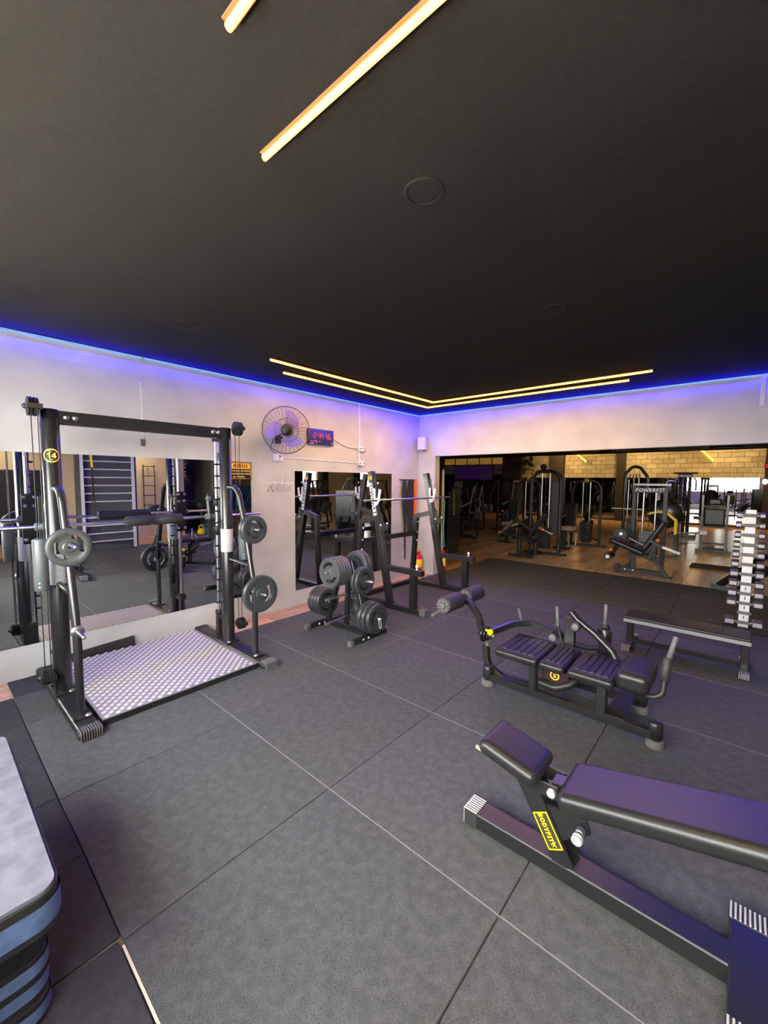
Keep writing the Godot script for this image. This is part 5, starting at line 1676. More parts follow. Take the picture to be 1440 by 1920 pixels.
	# rear lever linkage
	barp(t, "rear_tube", [V(-1.56, 0.40, -3.22), V(-1.45, 0.45, -3.40), V(-1.33, 0.47, -3.48), V(-1.08, 0.42, -3.5), V(-1.0, 0.40, -3.5)], 0.04, 0.05, M.black, Vector3.UP, 0.1)
	cylp(t, "side_grip", V(-1.40, 0.45, -3.47), V(-1.52, 0.5, -3.68), 0.012, M.grip, 10)
	for q in [V(-1.12, 0.405, -3.44)]:
		var w := MB.new()
		w.cyl(q, q + V(0, 0, 0.03), 0.03, 18, -1, 0.004)
		P(t, "stop_roller", w, M.cap_grey)
	barp(t, "mast", [V(-1.0, 0.1, -3.46), V(-1.0, 0.58, -3.5)], 0.075, 0.06, M.black, Vector3.BACK)
	cylp(t, "lever_grip", V(-1.09, 0.5, -3.46), V(-1.11, 0.66, -3.48), 0.014, M.grip, 12, 0.003)
	cylp(t, "lever_stem", V(-1.04, 0.34, -3.44), V(-1.09, 0.5, -3.46), 0.012, M.satin, 10)
	var pv := MB.new()
	pv.cyl(V(-0.94, 0.545, -3.5), V(-0.94, 0.545, -3.40), 0.036, 20, -1, 0.004)
	P(t, "pivot_hub", pv, M.satin)
	pv = MB.new()
	pv.cyl(V(-0.94, 0.545, -3.40), V(-0.94, 0.545, -3.385), 0.028, 18, -1, 0.004)
	P(t, "pivot_cap", pv, M.cap_grey)
	tubep(t, "lever_arm", [V(-1.0, 0.63, -3.5), V(-0.94, 0.58, -3.48), V(-0.80, 0.50, -3.46), V(-0.67, 0.41, -3.42), V(-0.62, 0.33, -3.38)], 0.028, M.black, 0.12, 14)
	cylp(t, "weight_sleeve", V(-0.775, 0.30, -3.62), V(-0.775, 0.52, -3.62), 0.052, M.black_worn, 24, 0.006)
	cylp(t, "sleeve_collar", V(-0.775, 0.52, -3.62), V(-0.775, 0.55, -3.62), 0.035, M.satin, 20, 0.004)
	cylp(t, "weight_peg", V(-0.775, 0.54, -3.62), V(-0.775, 0.715, -3.62), 0.014, M.grip, 14, 0.003)
	tubep(t, "sleeve_arm", [V(-1.0, 0.37, -3.5), V(-0.88, 0.345, -3.56), V(-0.78, 0.36, -3.62)], 0.024, M.satin, 0.05, 10)

# ---------------------------------------------------------------- flat bench
func ribbed_cap(parent: Node, at: Vector3, b: Basis, size: Vector3, ribs: int, along_x: bool) -> void:
	var c := MB.new()
	c.rbox(Vector3.ZERO, size, 0.006, 1)
	var o := IW(parent, "end_cap", c.mesh(), M.rubber_part, at, b)
	c = MB.new()
	for k in ribs:
		var f := (k + 0.5) / ribs - 0.5
		if along_x:
			c.rbox(V(f * size.x, 0.003, 0.003), V(size.x / ribs * 0.5, size.y, size.z), 0.002, 1)
		else:
			c.rbox(V(0.003, 0.003, f * size.z), V(size.x, size.y, size.z / ribs * 0.5), 0.002, 1)
	IW(parent, "cap_ribs", c.mesh(), M.cap_rib, at, b)

func flat_bench() -> void:
	var t := thing("flat_bench", "long flat bench with dark padded top beside the dumbbell tower", "bench", V(-0.35, 0, -4.8))
	var top := padp(t, "padded_top", V(-0.35, 0.335, -4.79), V(0.97, 0.05, 0.30), 0.012, M.vinyl, Basis(), 2)
	var se := MB.new()
	se.rbox(V(-0.63, 0.3605, -4.79), V(0.004, 0.002, 0.28), 0.0008, 1)
	se.rbox(V(-0.06, 0.3605, -4.79), V(0.004, 0.002, 0.28), 0.0008, 1)
	P(top, "seam", se, M.black)
	padp(t, "edge_sheen_board", V(-0.35, 0.318, -4.79), V(0.965, 0.034, 0.305), 0.003, M.bench_edge_sheen, Basis(), 1)
	for x in [-0.80, 0.10]:
		barp(t, "leg", [V(x, 0.05, -4.84), V(x, 0.31, -4.84)], 0.06, 0.055, M.black_worn, Vector3.BACK)
		var f := barp(t, "foot_bar", [V(x, 0.027, -4.66), V(x, 0.027, -5.06)], 0.055, 0.045, M.black_worn)
		ribbed_cap(f, V(x, 0.027, -4.665), Basis(), V(0.075, 0.05, 0.07), 6, true)
		ribbed_cap(f, V(x, 0.027, -5.06), ry(180), V(0.075, 0.05, 0.07), 6, true)
	barp(t, "stretcher", [V(-0.79, 0.06, -4.84), V(0.09, 0.06, -4.84)], 0.05, 0.04, M.black_worn)

# ---------------------------------------------------------------- adjustable bench
func decline_bench() -> void:
	var t := thing("adjustable_bench", "black adjustable bench with a yellow sticker on its slanted post", "bench", V(-0.3, 0, -1.76))
	var zc := -1.765
	barp(t, "base_rail", [V(-0.90, 0.045, zc), V(0.06, 0.045, zc)], 0.105, 0.075, M.black_worn, Vector3.UP, 0.0, 0.005)
	ribbed_cap(t, V(-0.915, 0.045, zc), ry(180), V(0.07, 0.08, 0.112), 8, false)
	var cb := barp(t, "cross_foot", [V(0.11, 0.05, -1.50), V(0.11, 0.05, -1.93)], 0.115, 0.08, M.black_worn, Vector3.UP, 0.0, 0.005)
	ribbed_cap(cb, V(0.11, 0.05, -1.945), ry(180), V(0.122, 0.088, 0.075), 9, true)
	ribbed_cap(cb, V(0.11, 0.05, -1.50), Basis(), V(0.122, 0.088, 0.075), 9, true)
	# slanted double flat post
	for z in [zc + 0.045, zc - 0.045]:
		barp(t, "slanted_post", [V(-0.475, 0.075, z), V(-0.665, 0.40, z)], 0.012 if z < zc else 0.012, 0.085, M.black_worn, V(0.86, 0.5, 0), 0.0, 0.002)
	# bracket for the hinge
	for z in [zc + 0.056, zc - 0.056]:
		padp(t, "hinge_plate", V(-0.585, 0.385, z), V(0.15, 0.06, 0.01), 0.003, M.black_worn, rz(2), 1)
	var m := MB.new()
	m.cyl(V(-0.535, 0.385, zc + 0.075), V(-0.535, 0.385, zc - 0.075), 0.018, 18, -1, 0.002)
	P(t, "hinge_pin", m, M.zinc)
	barp(t, "back_beam", [V(-0.54, 0.385, zc), V(0.35, 0.55, zc)], 0.07, 0.06, M.black_worn)
	# triangular gusset with pull pin
	m = MB.new()
	m.poly(PackedVector2Array([Vector2(-0.585, 0.305), Vector2(-0.40, 0.325), Vector2(-0.385, 0.27), Vector2(-0.515, 0.165)]), 0.012, Transform3D(Basis(), V(0, 0, zc + 0.036)))
	P(t, "gusset", m, M.black_worn)
	m = MB.new()
	m.cyl(V(-0.415, 0.285, zc + 0.055), V(-0.415, 0.285, zc + 0.085), 0.018, 16, -1, 0.002)
	m.cyl(V(-0.415, 0.285, zc + 0.085), V(-0.415, 0.285, zc + 0.10), 0.013, 16)
	P(t, "pin_body", m, M.bolt)
	m = MB.new()
	m.lathe([Vector2(0.012, 0), Vector2(0.02, 0.002), Vector2(0.021, 0.009), Vector2(0.017, 0.012), Vector2(0.021, 0.015), Vector2(0.02, 0.024), Vector2(0.013, 0.026), Vector2(0.011, 0.016), Vector2(0, 0.016)], V(-0.415, 0.285, zc + 0.10), Vector3.BACK, 20)
	P(t, "pull_pin", m, M.zinc)
	# pads
	padp(t, "seat_pad", V(-0.72, 0.452, zc), V(0.275, 0.075, 0.245), 0.034, M.vinyl, rz(-13), 5)
	var bp := padp(t, "back_pad", V(0.0, 0.525, zc), V(1.02, 0.08, 0.285), 0.034, M.vinyl, rz(13.5), 5)
	# label
	var u := V(-0.19, 0.325, 0).normalized()
	var face := V(0, 0, 1)
	var bs := Basis(-u, face.cross(-u), face)
	var c := V(-0.475, 0.075, zc + 0.045).lerp(V(-0.665, 0.40, zc + 0.045), 0.385) + face * 0.0068
	m = MB.new()
	for q in [[Vector2(0, 0.031), Vector2(0.15, 0.005)], [Vector2(0, -0.031), Vector2(0.15, 0.005)], [Vector2(0.0725, 0), Vector2(0.005, 0.066)], [Vector2(-0.0725, 0), Vector2(0.005, 0.066)]]:
		m.box(c + bs * V(q[0].x, q[0].y, 0), V(q[1].x, q[1].y, 0.001), bs)
	P(t, "label_border", m, M.yellow)
	m = MB.new()
	m.box(c - face * 0.0004, V(0.146, 0.062, 0.0006), bs)
	P(t, "label_plate", m, mk(lin(0.035, 0.03, 0.02), 0.5))
	lettering(t, "label_text", "BODYFIT", c + bs * V(-0.014, -0.002, 0.001), bs, 0.021, M.yellow, true, 1.0)
	m = MB.new()
	for q in [[Vector2(0.044, 0.0), Vector2(0.054, 0.004)], [Vector2(0.054, 0.004), Vector2(0.062, -0.008)], [Vector2(0.054, 0.004), Vector2(0.064, 0.010)], [Vector2(0.05, 0.002), Vector2(0.052, -0.012)], [Vector2(0.05, 0.002), Vector2(0.046, 0.014)]]:
		var a: Vector3 = c + bs * V(q[0].x, q[0].y, 0.001)
		var b: Vector3 = c + bs * V(q[1].x, q[1].y, 0.001)
		m.bar(a, b, 0.0035, 0.001, face, 0.0002)
	P(t, "label_figure", m, M.yellow)
	# worn edge of the seat pad
	m = MB.new()
	m.rbox(V(-0.842, 0.462, zc + 0.108), V(0.05, 0.008, 0.02), 0.004, 2, rz(-30) * ry(20))
	P(t, "torn_edge", m, M.beige)

# ---------------------------------------------------------------- aerobic steps
func step_stack() -> void:
	var g := "stack of aerobic steps"
	var x1 := -1.50
	var z0 := -0.235
	# steps with rounded ends, bottom to top
	var hs := [0.0, 0.075, 0.15, 0.225, 0.335]
	var lab := ["aerobic step at the bottom of the stack, blue band", "second aerobic step of the stack from the floor, dull blue band", "third aerobic step of the stack, bright blue band", "plain dark grey aerobic step under the wide top one"]
	for k in 4:
		var h: float = hs[k + 1] - hs[k]
		var t := thing("aerobic_step", lab[k], "aerobic step", V(x1 - 0.5, hs[k], z0 + 0.2), 0.0, g)
		var m := MB.new()
		var xa := x1 - 0.045 - 0.012 * (k % 2)
		m.loft([V(xa - 0.5, hs[k], z0 + 0.23), V(xa - 0.5, hs[k] + h - 0.002, z0 + 0.23)], Vector3.BACK, round_rect(1.0, 0.40, 0.06))
		P(t, "body", m, M.step_black if k < 3 else M.satin)
		if k < 3:
			m = MB.new()
			m.loft([V(xa - 0.5, hs[k] + h * 0.3, z0 + 0.23), V(xa - 0.5, hs[k] + h * 0.85, z0 + 0.23)], Vector3.BACK, round_rect(1.008, 0.408, 0.063), false)
			P(t, "band", m, M.step_blue)
	var tt := thing("aerobic_step", "wide top step with pale worn mat and steel-blue band", "aerobic step", V(x1 - 0.55, 0.335, z0 + 0.22), 0.0, g)
	var m := MB.new()
	m.loft([V(x1 - 0.55, 0.335, z0 + 0.225), V(x1 - 0.55, 0.455, z0 + 0.225)], Vector3.BACK, round_rect(1.12, 0.45, 0.07))
	P(tt, "body", m, M.step_black)
	m = MB.new()
	m.loft([V(x1 - 0.55, 0.36, z0 + 0.225), V(x1 - 0.55, 0.432, z0 + 0.225)], Vector3.BACK, round_rect(1.13, 0.46, 0.075), false)
	P(tt, "band", m, M.step_blue)
	m = MB.new()
	m.loft([V(x1 - 0.55, 0.455, z0 + 0.225), V(x1 - 0.55, 0.466, z0 + 0.225)], Vector3.BACK, round_rect(1.10, 0.43, 0.05))
	P(tt, "mat", m, M.step_top)

func round_rect(w: float, h: float, r: float) -> Array:
	var p := []
	for q in [[w / 2 - r, h / 2 - r, 0.0], [-w / 2 + r, h / 2 - r, 90.0], [-w / 2 + r, -h / 2 + r, 180.0], [w / 2 - r, -h / 2 + r, 270.0]]:
		for k in 7:
			var a := deg_to_rad(q[2] + 15.0 * k)
			p.append([Vector2(q[0] + cos(a) * r, q[1] + sin(a) * r), Vector2(cos(a), sin(a))])
	var out := []
	for i in p.size():
		var q: Array = p[(i + 1) % p.size()]
		out.append([p[i][0], q[0], p[i][1], q[1]])
	return out

# ---------------------------------------------------------------- dumbbell tower
func dumbbell_tower() -> void:
	var c := V(0.09, 0, -6.2)
	var t := thing("dumbbell_tower", "slim white dumbbell tower with cradle arms at the opening", "dumbbell rack", c)
	barp(t, "column", [V(c.x, 0.05, c.z), V(c.x, 1.4, c.z)], 0.09, 0.07, M.tower_white, Vector3.BACK)
	barp(t, "foot_beam", [V(c.x - 0.3, 0.03, c.z + 0.0), V(c.x + 0.3, 0.03, c.z)], 0.06, 0.055, M.satin)
	barp(t, "foot_beam", [V(c.x, 0.03, c.z - 0.3), V(c.x, 0.03, c.z + 0.3)], 0.06, 0.055, M.satin)
	var n := 12
	var have := [0, 2, 3, 4, 5, 6, 7, 8, 9, 10, 11]
	var ord := ["lowest", "", "second lowest", "third from the floor", "fourth from the floor", "fifth from the floor", "sixth from the floor", "seventh from the floor", "fourth from the top", "third from the top", "second from the top", "topmost"]
	for k in n:
		var y := 0.12 + 0.111 * k
		var cr := MB.new()
		cr.rbox(V(c.x, y - 0.012, c.z + 0.062), V(0.125, 0.012, 0.05), 0.003, 1)
		cr.rbox(V(c.x, y + 0.004, c.z + 0.09), V(0.125, 0.03, 0.008), 0.003, 1)
		P(t, "cradle", cr, M.cap_grey)
		if k < 4:
			var sl := MB.new()
			sl.box(V(c.x, y + 0.05, c.z + 0.0355), V(0.008, 0.035, 0.002))
			P(t, "slot", sl, M.black)
		if not k in have: continue
		# dumbbells: smaller towards the top
		var f := 1.0 - float(k) / n
		var r := 0.036 + 0.022 * f
		var l := 0.045 + 0.05 * f
		var gap := 0.072
		var d := thing("dumbbell", "%s purple-grey hexagonal dumbbell on the white tower" % ord[k], "dumbbell", V(c.x, y, c.z + 0.066), 0.0, "hexagonal dumbbells on the white tower")
		var m := MB.new()
		m.cyl(V(-gap - 0.005, 0, 0), V(gap + 0.005, 0, 0), 0.012, 12)
		L(d, "handle", m, M.steel)
		for s in [-1.0, 1.0]:
			m = MB.new()
			hexhead(m, V(s * (gap + l / 2), 0, 0), r, l)
			var hd := L(d, "head", m, M.purple_head)
			m = MB.new()
			m.rbox(V(s * (gap + l / 2), 0, r * 0.866), V(l * 0.8, r * 0.75, 0.004), 0.001, 1)
			L(hd, "weight_label", m, M.hex_end)

func hexhead(m: MB, c: Vector3, r: float, l: float) -> void:
	# six flats round the x axis, chamfered ends, a flat looking up and one to the front
	var ring := []
	for q in [[-0.5, 0.82], [-0.34, 1.0], [0.34, 1.0], [0.5, 0.82]]:
		var row := []
		for k in 6:
			var a := TAU * (k + 0.5) / 6
			row.append(c + V(q[0] * l, sin(a) * r * q[1], cos(a) * r * q[1]))
		ring.append(row)
	for i in 3:
		for k in 6:
			var a: Vector3 = ring[i][k]
			var b: Vector3 = ring[i][(k + 1) % 6]
			var d: Vector3 = ring[i + 1][k]
			var e: Vector3 = ring[i + 1][(k + 1) % 6]
			var nn := (b - a).cross(d - a).normalized()
			var mid := (a + b + d + e) / 4 - c
			if nn.dot(mid) < 0: nn = -nn
			m.quad(a, b, e, d, nn)
	for i in [0, 3]:
		var nn := V(-1 if i == 0 else 1, 0, 0)
		for k in range(1, 5):
			m.tri(ring[i][0], ring[i][k], ring[i][k + 1], nn, nn, nn)

# ---------------------------------------------------------------- things on the walls
func wall_fan(c: Vector3, face: Vector3, r: float, wires: int, label: String, blade_mat: Material) -> void:
	var b := aim(face)
	var t := thing("wall_fan", label, "fan", c)
	var cage := MB.new()
	var ring := func(rad: float, off: float, th: float) -> void:
		var pts := []
		for k in 49:
			var a := TAU * k / 48
			pts.append(c + b * V(cos(a) * rad, sin(a) * rad, off))
		cage.loft(pts, b.z, MB.round_edges(th, 6), false)
	ring.call(r, 0.0, r * 0.018)
	ring.call(r * 0.5, 0.075, 0.0025)
	ring.call(r * 0.5, -0.07, 0.0025)
	ring.call(r * 0.24, 0.085, 0.003)
	for k in wires:
		var a := TAU * k / wires
		var d := V(cos(a), sin(a), 0)
		cage.tube([c + b * (d * r), c + b * (d * r * 0.82 + V(0, 0, 0.055)), c + b * (d * r * 0.22 + V(0, 0, 0.085))], 0.0018, 4, false)
		if k % 2 == 0:
			cage.tube([c + b * (d * r), c + b * (d * r * 0.82 - V(0, 0, 0.05)), c + b * (d * r * 0.25 - V(0, 0, 0.08))], 0.0018, 4, false)
	P(t, "cage", cage, mk(lin(0.06, 0.045, 0.04), 0.4, 0.5))
	var hub := MB.new()
	hub.lathe([Vector2(0, 0.1), Vector2(r * 0.2, 0.098), Vector2(r * 0.235, 0.088), Vector2(r * 0.235, 0.078), Vector2(0, 0.078)], c, b.z, 26)
	P(t, "badge_cap", hub, M.satin)
	# three broad blades
	for k in 3:
		var m := MB.new()
		var a0 := TAU * k / 3 + 0.95
		var n := 10
		var prev := []
		for i in n + 1:
			var f := float(i) / n
			var rad := lerpf(r * 0.16, r * 0.86, f)
			var w := r * (0.15 + 0.20 * sin(PI * minf(f * 0.8 + 0.1, 1.0))) * (1.0 if f < 0.9 else 0.75)
			var sweep := a0 + 0.5 * f * f
			var d := V(cos(sweep), sin(sweep), 0)
			var s := V(-sin(sweep), cos(sweep), 0)
			var p := [c + b * (d * rad - s * w + V(0, 0, -0.02)), c + b * (d * rad + s * w * 0.8 + V(0, 0, 0.022))]
			if i > 0:
				var nn := b * V(-0.25 * s.x, -0.25 * s.y, 1).normalized()
				m.quad(prev[0], prev[1], p[1], p[0], nn)
				m.quad(prev[0] - b.z * 0.003, prev[1] - b.z * 0.003, p[1] - b.z * 0.003, p[0] - b.z * 0.003, -nn)
			prev = p
		P(t, "blade", m, blade_mat)
	var mo := MB.new()
	mo.lathe([Vector2(0, 0.03), Vector2(r * 0.16, 0.03), Vector2(r * 0.24, -0.05), Vector2(r * 0.22, -0.16), Vector2(r * 0.1, -0.2), Vector2(0, -0.2)], c, b.z, 22)
	P(t, "motor", mo, M.satin)
	var wallp := V(WX, c.y - 0.08, c.z - 0.05) if c.z > WZ else V(c.x - 0.05, c.y - 0.08, FZ)
	tubep(t, "arm", [c - b.z * 0.18, c - b.z * 0.18 + V(0, -0.08, 0), wallp], 0.016, M.satin, 0.03, 10)
	var wp := MB.new()
	wp.rbox(wallp, V(0.03, 0.14, 0.09) if c.z > WZ else V(0.09, 0.14, 0.03), 0.008, 2)
	P(t, "wall_bracket", wp, M.satin)

func extinguisher(at: Vector3, label: String, r: float) -> void:
	var t := thing("fire_extinguisher", label, "fire extinguisher", at)
	var m := MB.new()
	m.lathe([Vector2(0, 0), Vector2(r * 0.96, 0.0), Vector2(r, 0.012), Vector2(r, 0.27), Vector2(r * 0.9, 0.305), Vector2(r * 0.5, 0.335), Vector2(r * 0.3, 0.345), Vector2(r * 0.3, 0.365), Vector2(0, 0.365)], at + V(0, 0.02, 0), Vector3.UP, 26)
	var b := P(t, "cylinder", m, M.red)
	m = MB.new()
	m.lathe([Vector2(r, 0.12), Vector2(r + 0.001, 0.122), Vector2(r + 0.001, 0.235), Vector2(r, 0.237)], at + V(0, 0.02, 0), Vector3.UP, 26)
	P(b, "label_band", m, M.yellow)
	m = MB.new()
	m.lathe([Vector2(r, 0.098), Vector2(r + 0.0012, 0.099), Vector2(r + 0.0012, 0.121), Vector2(r, 0.122)], at + V(0, 0.02, 0), Vector3.UP, 26)
	m.lathe([Vector2(r, 0.236), Vector2(r + 0.0012, 0.237), Vector2(r + 0.0012, 0.25), Vector2(r, 0.251)], at + V(0, 0.02, 0), Vector3.UP, 26)
	P(b, "white_band", m, M.print_white)
	m = MB.new()
	m.rbox(at + V(0, 0.395, 0), V(0.03, 0.03, 0.03), 0.005, 1)
	m.rbox(at + V(0.045, 0.42, 0.02), V(0.11, 0.008, 0.018), 0.002, 1, rz(18) * ry(-25))
	m.rbox(at + V(0.045, 0.395, 0.02), V(0.10, 0.007, 0.018), 0.002, 1, rz(-6) * ry(-25))
	P(t, "valve_handle", m, M.red)
	tubep(t, "hose", [at + V(-0.01, 0.39, 0.02), at + V(-r - 0.03, 0.37, 0.03), at + V(-r - 0.025, 0.2, 0.02), at + V(-r - 0.015, 0.1, 0.02)], 0.009, M.rubber_part, 0.04, 8)
	m = MB.new()
	m.lathe([Vector2(0, 0), Vector2(r * 0.9, 0), Vector2(r * 0.9, 0.02), Vector2(0, 0.02)], at, Vector3.UP, 20)
	P(t, "base_ring", m, M.rubber_part)

func seg_digits(t: Node, s: String, at: Vector3, right: Vector3, h: float, on: Material, off: Material) -> void:
	var map := {"0": "abcdef", "1": "bc", "2": "abdeg", "3": "abcdg", "4": "bcfg", "5": "acdfg", "6": "acdefg", "7": "abc", "8": "abcdefg", "9": "abcdfg", " ": ""}
	var w := h * 0.56
	var x := 0.0
	var nrm := right.cross(Vector3.UP)
	var b := Basis(right, Vector3.UP, nrm)
	var th := h * 0.1
	var geo := {"a": [0, 1, true], "g": [0, 0, true], "d": [0, -1, true], "b": [1, 0.5, false], "c": [1, -0.5, false], "f": [-1, 0.5, false], "e": [-1, -0.5, false]}
	for ch in s:
		if ch == ":":
			for y in [-0.2, 0.2]:
				var m := MB.new()
				m.box(at + b * V(x - w * 0.28, y * h, 0), V(th, th, 0.002), b)
				P(t, "display_dot", m, on)
			continue
		for k in geo:
			var g: Array = geo[k]
			var lit: bool = k in map[ch]
			var m := MB.new()
			var c: Vector3 = at + b * V(x + w / 2 + g[0] * w * 0.42, g[1] * h * 0.46, 0)
			m.rbox(c, V(w * 0.62, th, 0.002) if g[2] else V(th, h * 0.36, 0.002), 0.0009, 1, b)
			P(t, "display_segment", m, on if lit else off)
		x += w * 1.3

func wall_items() -> void:
	# long mirror and narrow mirror
	var m1 := thing("wall_mirror", "long wall mirror behind the guided-bar rack", "mirror", V(WX, 0.273, -0.9))
	var z := BZ - 0.05
	for z1 in [0.35, -2.705]:
		slab(m1, "mirror_panel", V(WX, 0.273, z1 + 0.001), V(WX + 0.006, 1.908, z), M.mirror)
		z = z1
	var m2 := thing("wall_mirror", "narrower wall mirror behind the squat rack", "mirror", V(WX, 0.19, -4.35))
	slab(m2, "mirror_panel", V(WX, 0.19, -4.515), V(WX + 0.006, 1.815, -3.355), M.mirror)
	slab(m2, "mirror_panel", V(WX, 0.19, -5.365), V(WX + 0.006, 1.815, -4.517), M.mirror)
	# fan
	wall_fan(V(-4.27, 2.305, -3.05), V(0.86, -0.06, 0.50), 0.285, 64, "wall fan with pale blades in a round wire cage beside the clock", M.fan_blade)
	# clock
	var ck := thing("digital_clock", "black wall clock with red digits beside the fan", "clock", V(WX, 2.19, -3.79))
	padp(ck, "casing", V(WX + 0.02, 2.297, -3.79), V(0.036, 0.212, 0.455), 0.004, mk(grey(0.006), 0.2), Basis(), 1)
	var on := glow(Color(1.0, 0.16, 0.12), 1.6)
	var dim := glow(Color(0.35, 0.03, 0.03), 0.35)
	var right := V(0, 0, -1)
	var x0 := -3.595
	for q in [[" 2", 0.0], ["44", 0.135], ["46", 0.27]]:
		seg_digits(ck, q[0], V(WX + 0.0395, 2.31, x0 - q[1]), right, 0.078, on, dim)
	for zz in [-3.722, -3.857]:
		for y in [2.295, 2.328]:
			var dm := MB.new()
			dm.box(V(WX + 0.0395, y, zz), V(0.002, 0.007, 0.007))
			P(ck, "display_dot", dm, dim)
	for q in [[-3.605, 0.022], [-3.645, 0.022], [-3.695, 0.05], [-3.76, 0.022]]:
		var dm := MB.new()
		dm.box(V(WX + 0.0395, 2.236, q[0]), V(0.002, 0.012, q[1]))
		P(ck, "display_icon", dm, on)
	for q in [[-3.605, 2.213, 0.018], [-3.645, 2.213, 0.022], [-3.70, 2.213, 0.02], [-3.62, 2.2, 0.055], [-3.985, 2.225, 0.022], [-3.985, 2.208, 0.02]]:
		var dm := MB.new()
		dm.box(V(WX + 0.0385, q[1], q[0]), V(0.001, 0.006, q[2]))
		P(ck, "printed_mark", dm, M.print_white)
	tubep(ck, "power_lead", [V(WX + 0.01, 2.30, -4.015), V(WX + 0.01, 2.28, -4.06), V(WX + 0.01, 2.22, -4.2), V(WX + 0.01, 2.185, -4.35), V(WX + 0.012, 2.18, -4.5), V(WX + 0.04, 2.185, -4.57)], 0.0035, mk(lin(0.12, 0.08, 0.07), 0.5), 0.1, 6)
	# conduit with two boxes
	var cd := thing("conduit", "white surface conduit with two socket boxes running down from the ceiling", "conduit", V(WX, 1.95, -4.58))
	padp(cd, "duct", V(WX + 0.01, 2.43, -4.575), V(0.02, 0.9, 0.024), 0.003, M.white_paint, Basis(), 1)
	for y in [2.185, 1.965]:
		padp(cd, "socket_box", V(WX + 0.022, y, -4.60), V(0.044, 0.075, 0.12), 0.006, M.white_paint, Basis(), 1)
	for q in [V(WX + 0.046, 2.185, -4.565), V(WX + 0.046, 1.965, -4.565), V(WX + 0.046, 1.965, -4.64)]:
		var s := MB.new()
		s.cyl(q, q + V(0.002, 0, 0), 0.014, 14)
		P(cd, "socket", s, M.fabric_grey)
	tubep(cd, "plug_lead", [V(WX + 0.05, 2.19, -4.58), V(WX + 0.07, 2.20, -4.61), V(WX + 0.065, 2.17, -4.66), V(WX + 0.05, 2.13, -4.65), V(WX + 0.03, 2.125, -4.6)], 0.0035, M.satin, 0.02, 6)
	tubep(cd, "thin_duct", [V(WX + 0.006, 1.985, -3.15), V(WX + 0.006, 1.962, -4.54)], 0.006, M.white_paint, 0, 6)
	# socket below the fan
	var so := thing("wall_socket", "small white wall socket with fan plug below the fan", "socket", V(WX, 1.94, -3.1))
	padp(so, "box", V(WX + 0.022, 1.98, -3.06), V(0.044, 0.085, 0.055), 0.005, M.white_paint, Basis(), 1)
	padp(so, "cover", V(WX + 0.015, 1.965, -3.13), V(0.03, 0.05, 0.07), 0.005, M.white_paint, Basis(), 1)
	tubep(so, "fan_lead", [V(-4.40, 2.2, -2.96), V(-4.45, 2.08, -2.93), V(WX + 0.03, 2.04, -3.02), V(WX + 0.03, 1.99, -3.12), V(WX + 0.03, 1.97, -3.10)], 0.0045, M.satin, 0.05, 6)
	# hook rail with collars
	var hk := thing("hook_rail", "thin white rail with four coat hooks beside the narrow mirror", "hook rail", V(WX, 1.66, -3.1))
	padp(hk, "rail", V(WX + 0.004, 1.655, -3.12), V(0.008, 0.012, 0.42), 0.002, M.white_paint, Basis(), 1)
	for k in 4:
		var zz := -2.955 - 0.095 * k
		tubep(hk, "hook", [V(WX + 0.05, 1.725, zz + 0.005), V(WX + 0.02, 1.69, zz), V(WX + 0.012, 1.65, zz), V(WX + 0.02, 1.62, zz), V(WX + 0.055, 1.625, zz)], 0.0055, M.white_paint, 0.02, 8)
	var ords := ["first", "second", "third", "fourth"]
	for k in 4:
		var zz := -2.955 - 0.095 * k
		var sc := thing("spring_collar", "pair of wire bar collars on the %s hook from the rack" % ords[k], "collar", V(WX + 0.04, 1.55, zz), 0.0, "wire bar collars on the hooks")
		for s in [-1.0, 1.0]:
			tubep(sc, "wire", [V(WX + 0.045, 1.628, zz), V(WX + 0.04, 1.60, zz + s * 0.012), V(WX + 0.035, 1.565, zz + s * 0.03), V(WX + 0.03, 1.545, zz + s * 0.042), V(WX + 0.028, 1.555, zz + s * 0.022)], 0.0028, M.steel if k else M.satin, 0.008, 6)
	# notice on the mirror edge
	var av := thing("notice_sign", "black and yellow notice headed AVISO on the mirror edge", "sign", V(WX, 1.697, -2.57))
	padp(av, "board", V(WX + 0.009, 1.80, -2.565), V(0.004, 0.207, 0.29), 0.001, M.black, Basis(), 1)
	var fm := MB.new()
	for q in [[V(0, 0.094, 0), V(0.001, 0.004, 0.27)], [V(0, -0.094, 0), V(0.001, 0.004, 0.27)], [V(0, 0, 0.133), V(0.001, 0.19, 0.004)], [V(0, 0, -0.133), V(0.001, 0.19, 0.004)]]:
		fm.box(V(WX + 0.0115, 1.80, -2.565) + q[0], q[1])
	P(av, "border", fm, M.sign_yellow)
	slab(av, "headline_panel", V(WX + 0.011, 1.822, -2.69), V(WX + 0.012, 1.887, -2.44), M.sign_yellow)
	var fb := Basis(V(0, 0, -1), V(0, 1, 0), V(1, 0, 0))
	lettering(av, "headline", "AVISO", V(WX + 0.0125, 1.855, -2.565), fb, 0.042, M.black, true, 1.15)
	lettering(av, "text_line", "GUARDAR OS PESOS", V(WX + 0.0115, 1.797, -2.565), fb, 0.019, M.print_yellow, true, 1.12)
	lettering(av, "text_line", "TAMBÉM FAZ PARTE", V(WX + 0.0115, 1.762, -2.565), fb, 0.019, M.print_yellow, true, 1.12)
	lettering(av, "text_line", "DO TREINO.", V(WX + 0.0115, 1.727, -2.55), fb, 0.019, M.print_yellow, true, 1.12)
	# blind plate and cord clips above the mirror
	var gp := thing("blank_plate", "small grey cable plate above the long mirror", "cable plate", V(WX, 2.02, -1.52))
	padp(gp, "plate", V(WX + 0.004, 2.052, -1.522), V(0.008, 0.068, 0.04), 0.002, M.grey_tube, Basis(), 1)
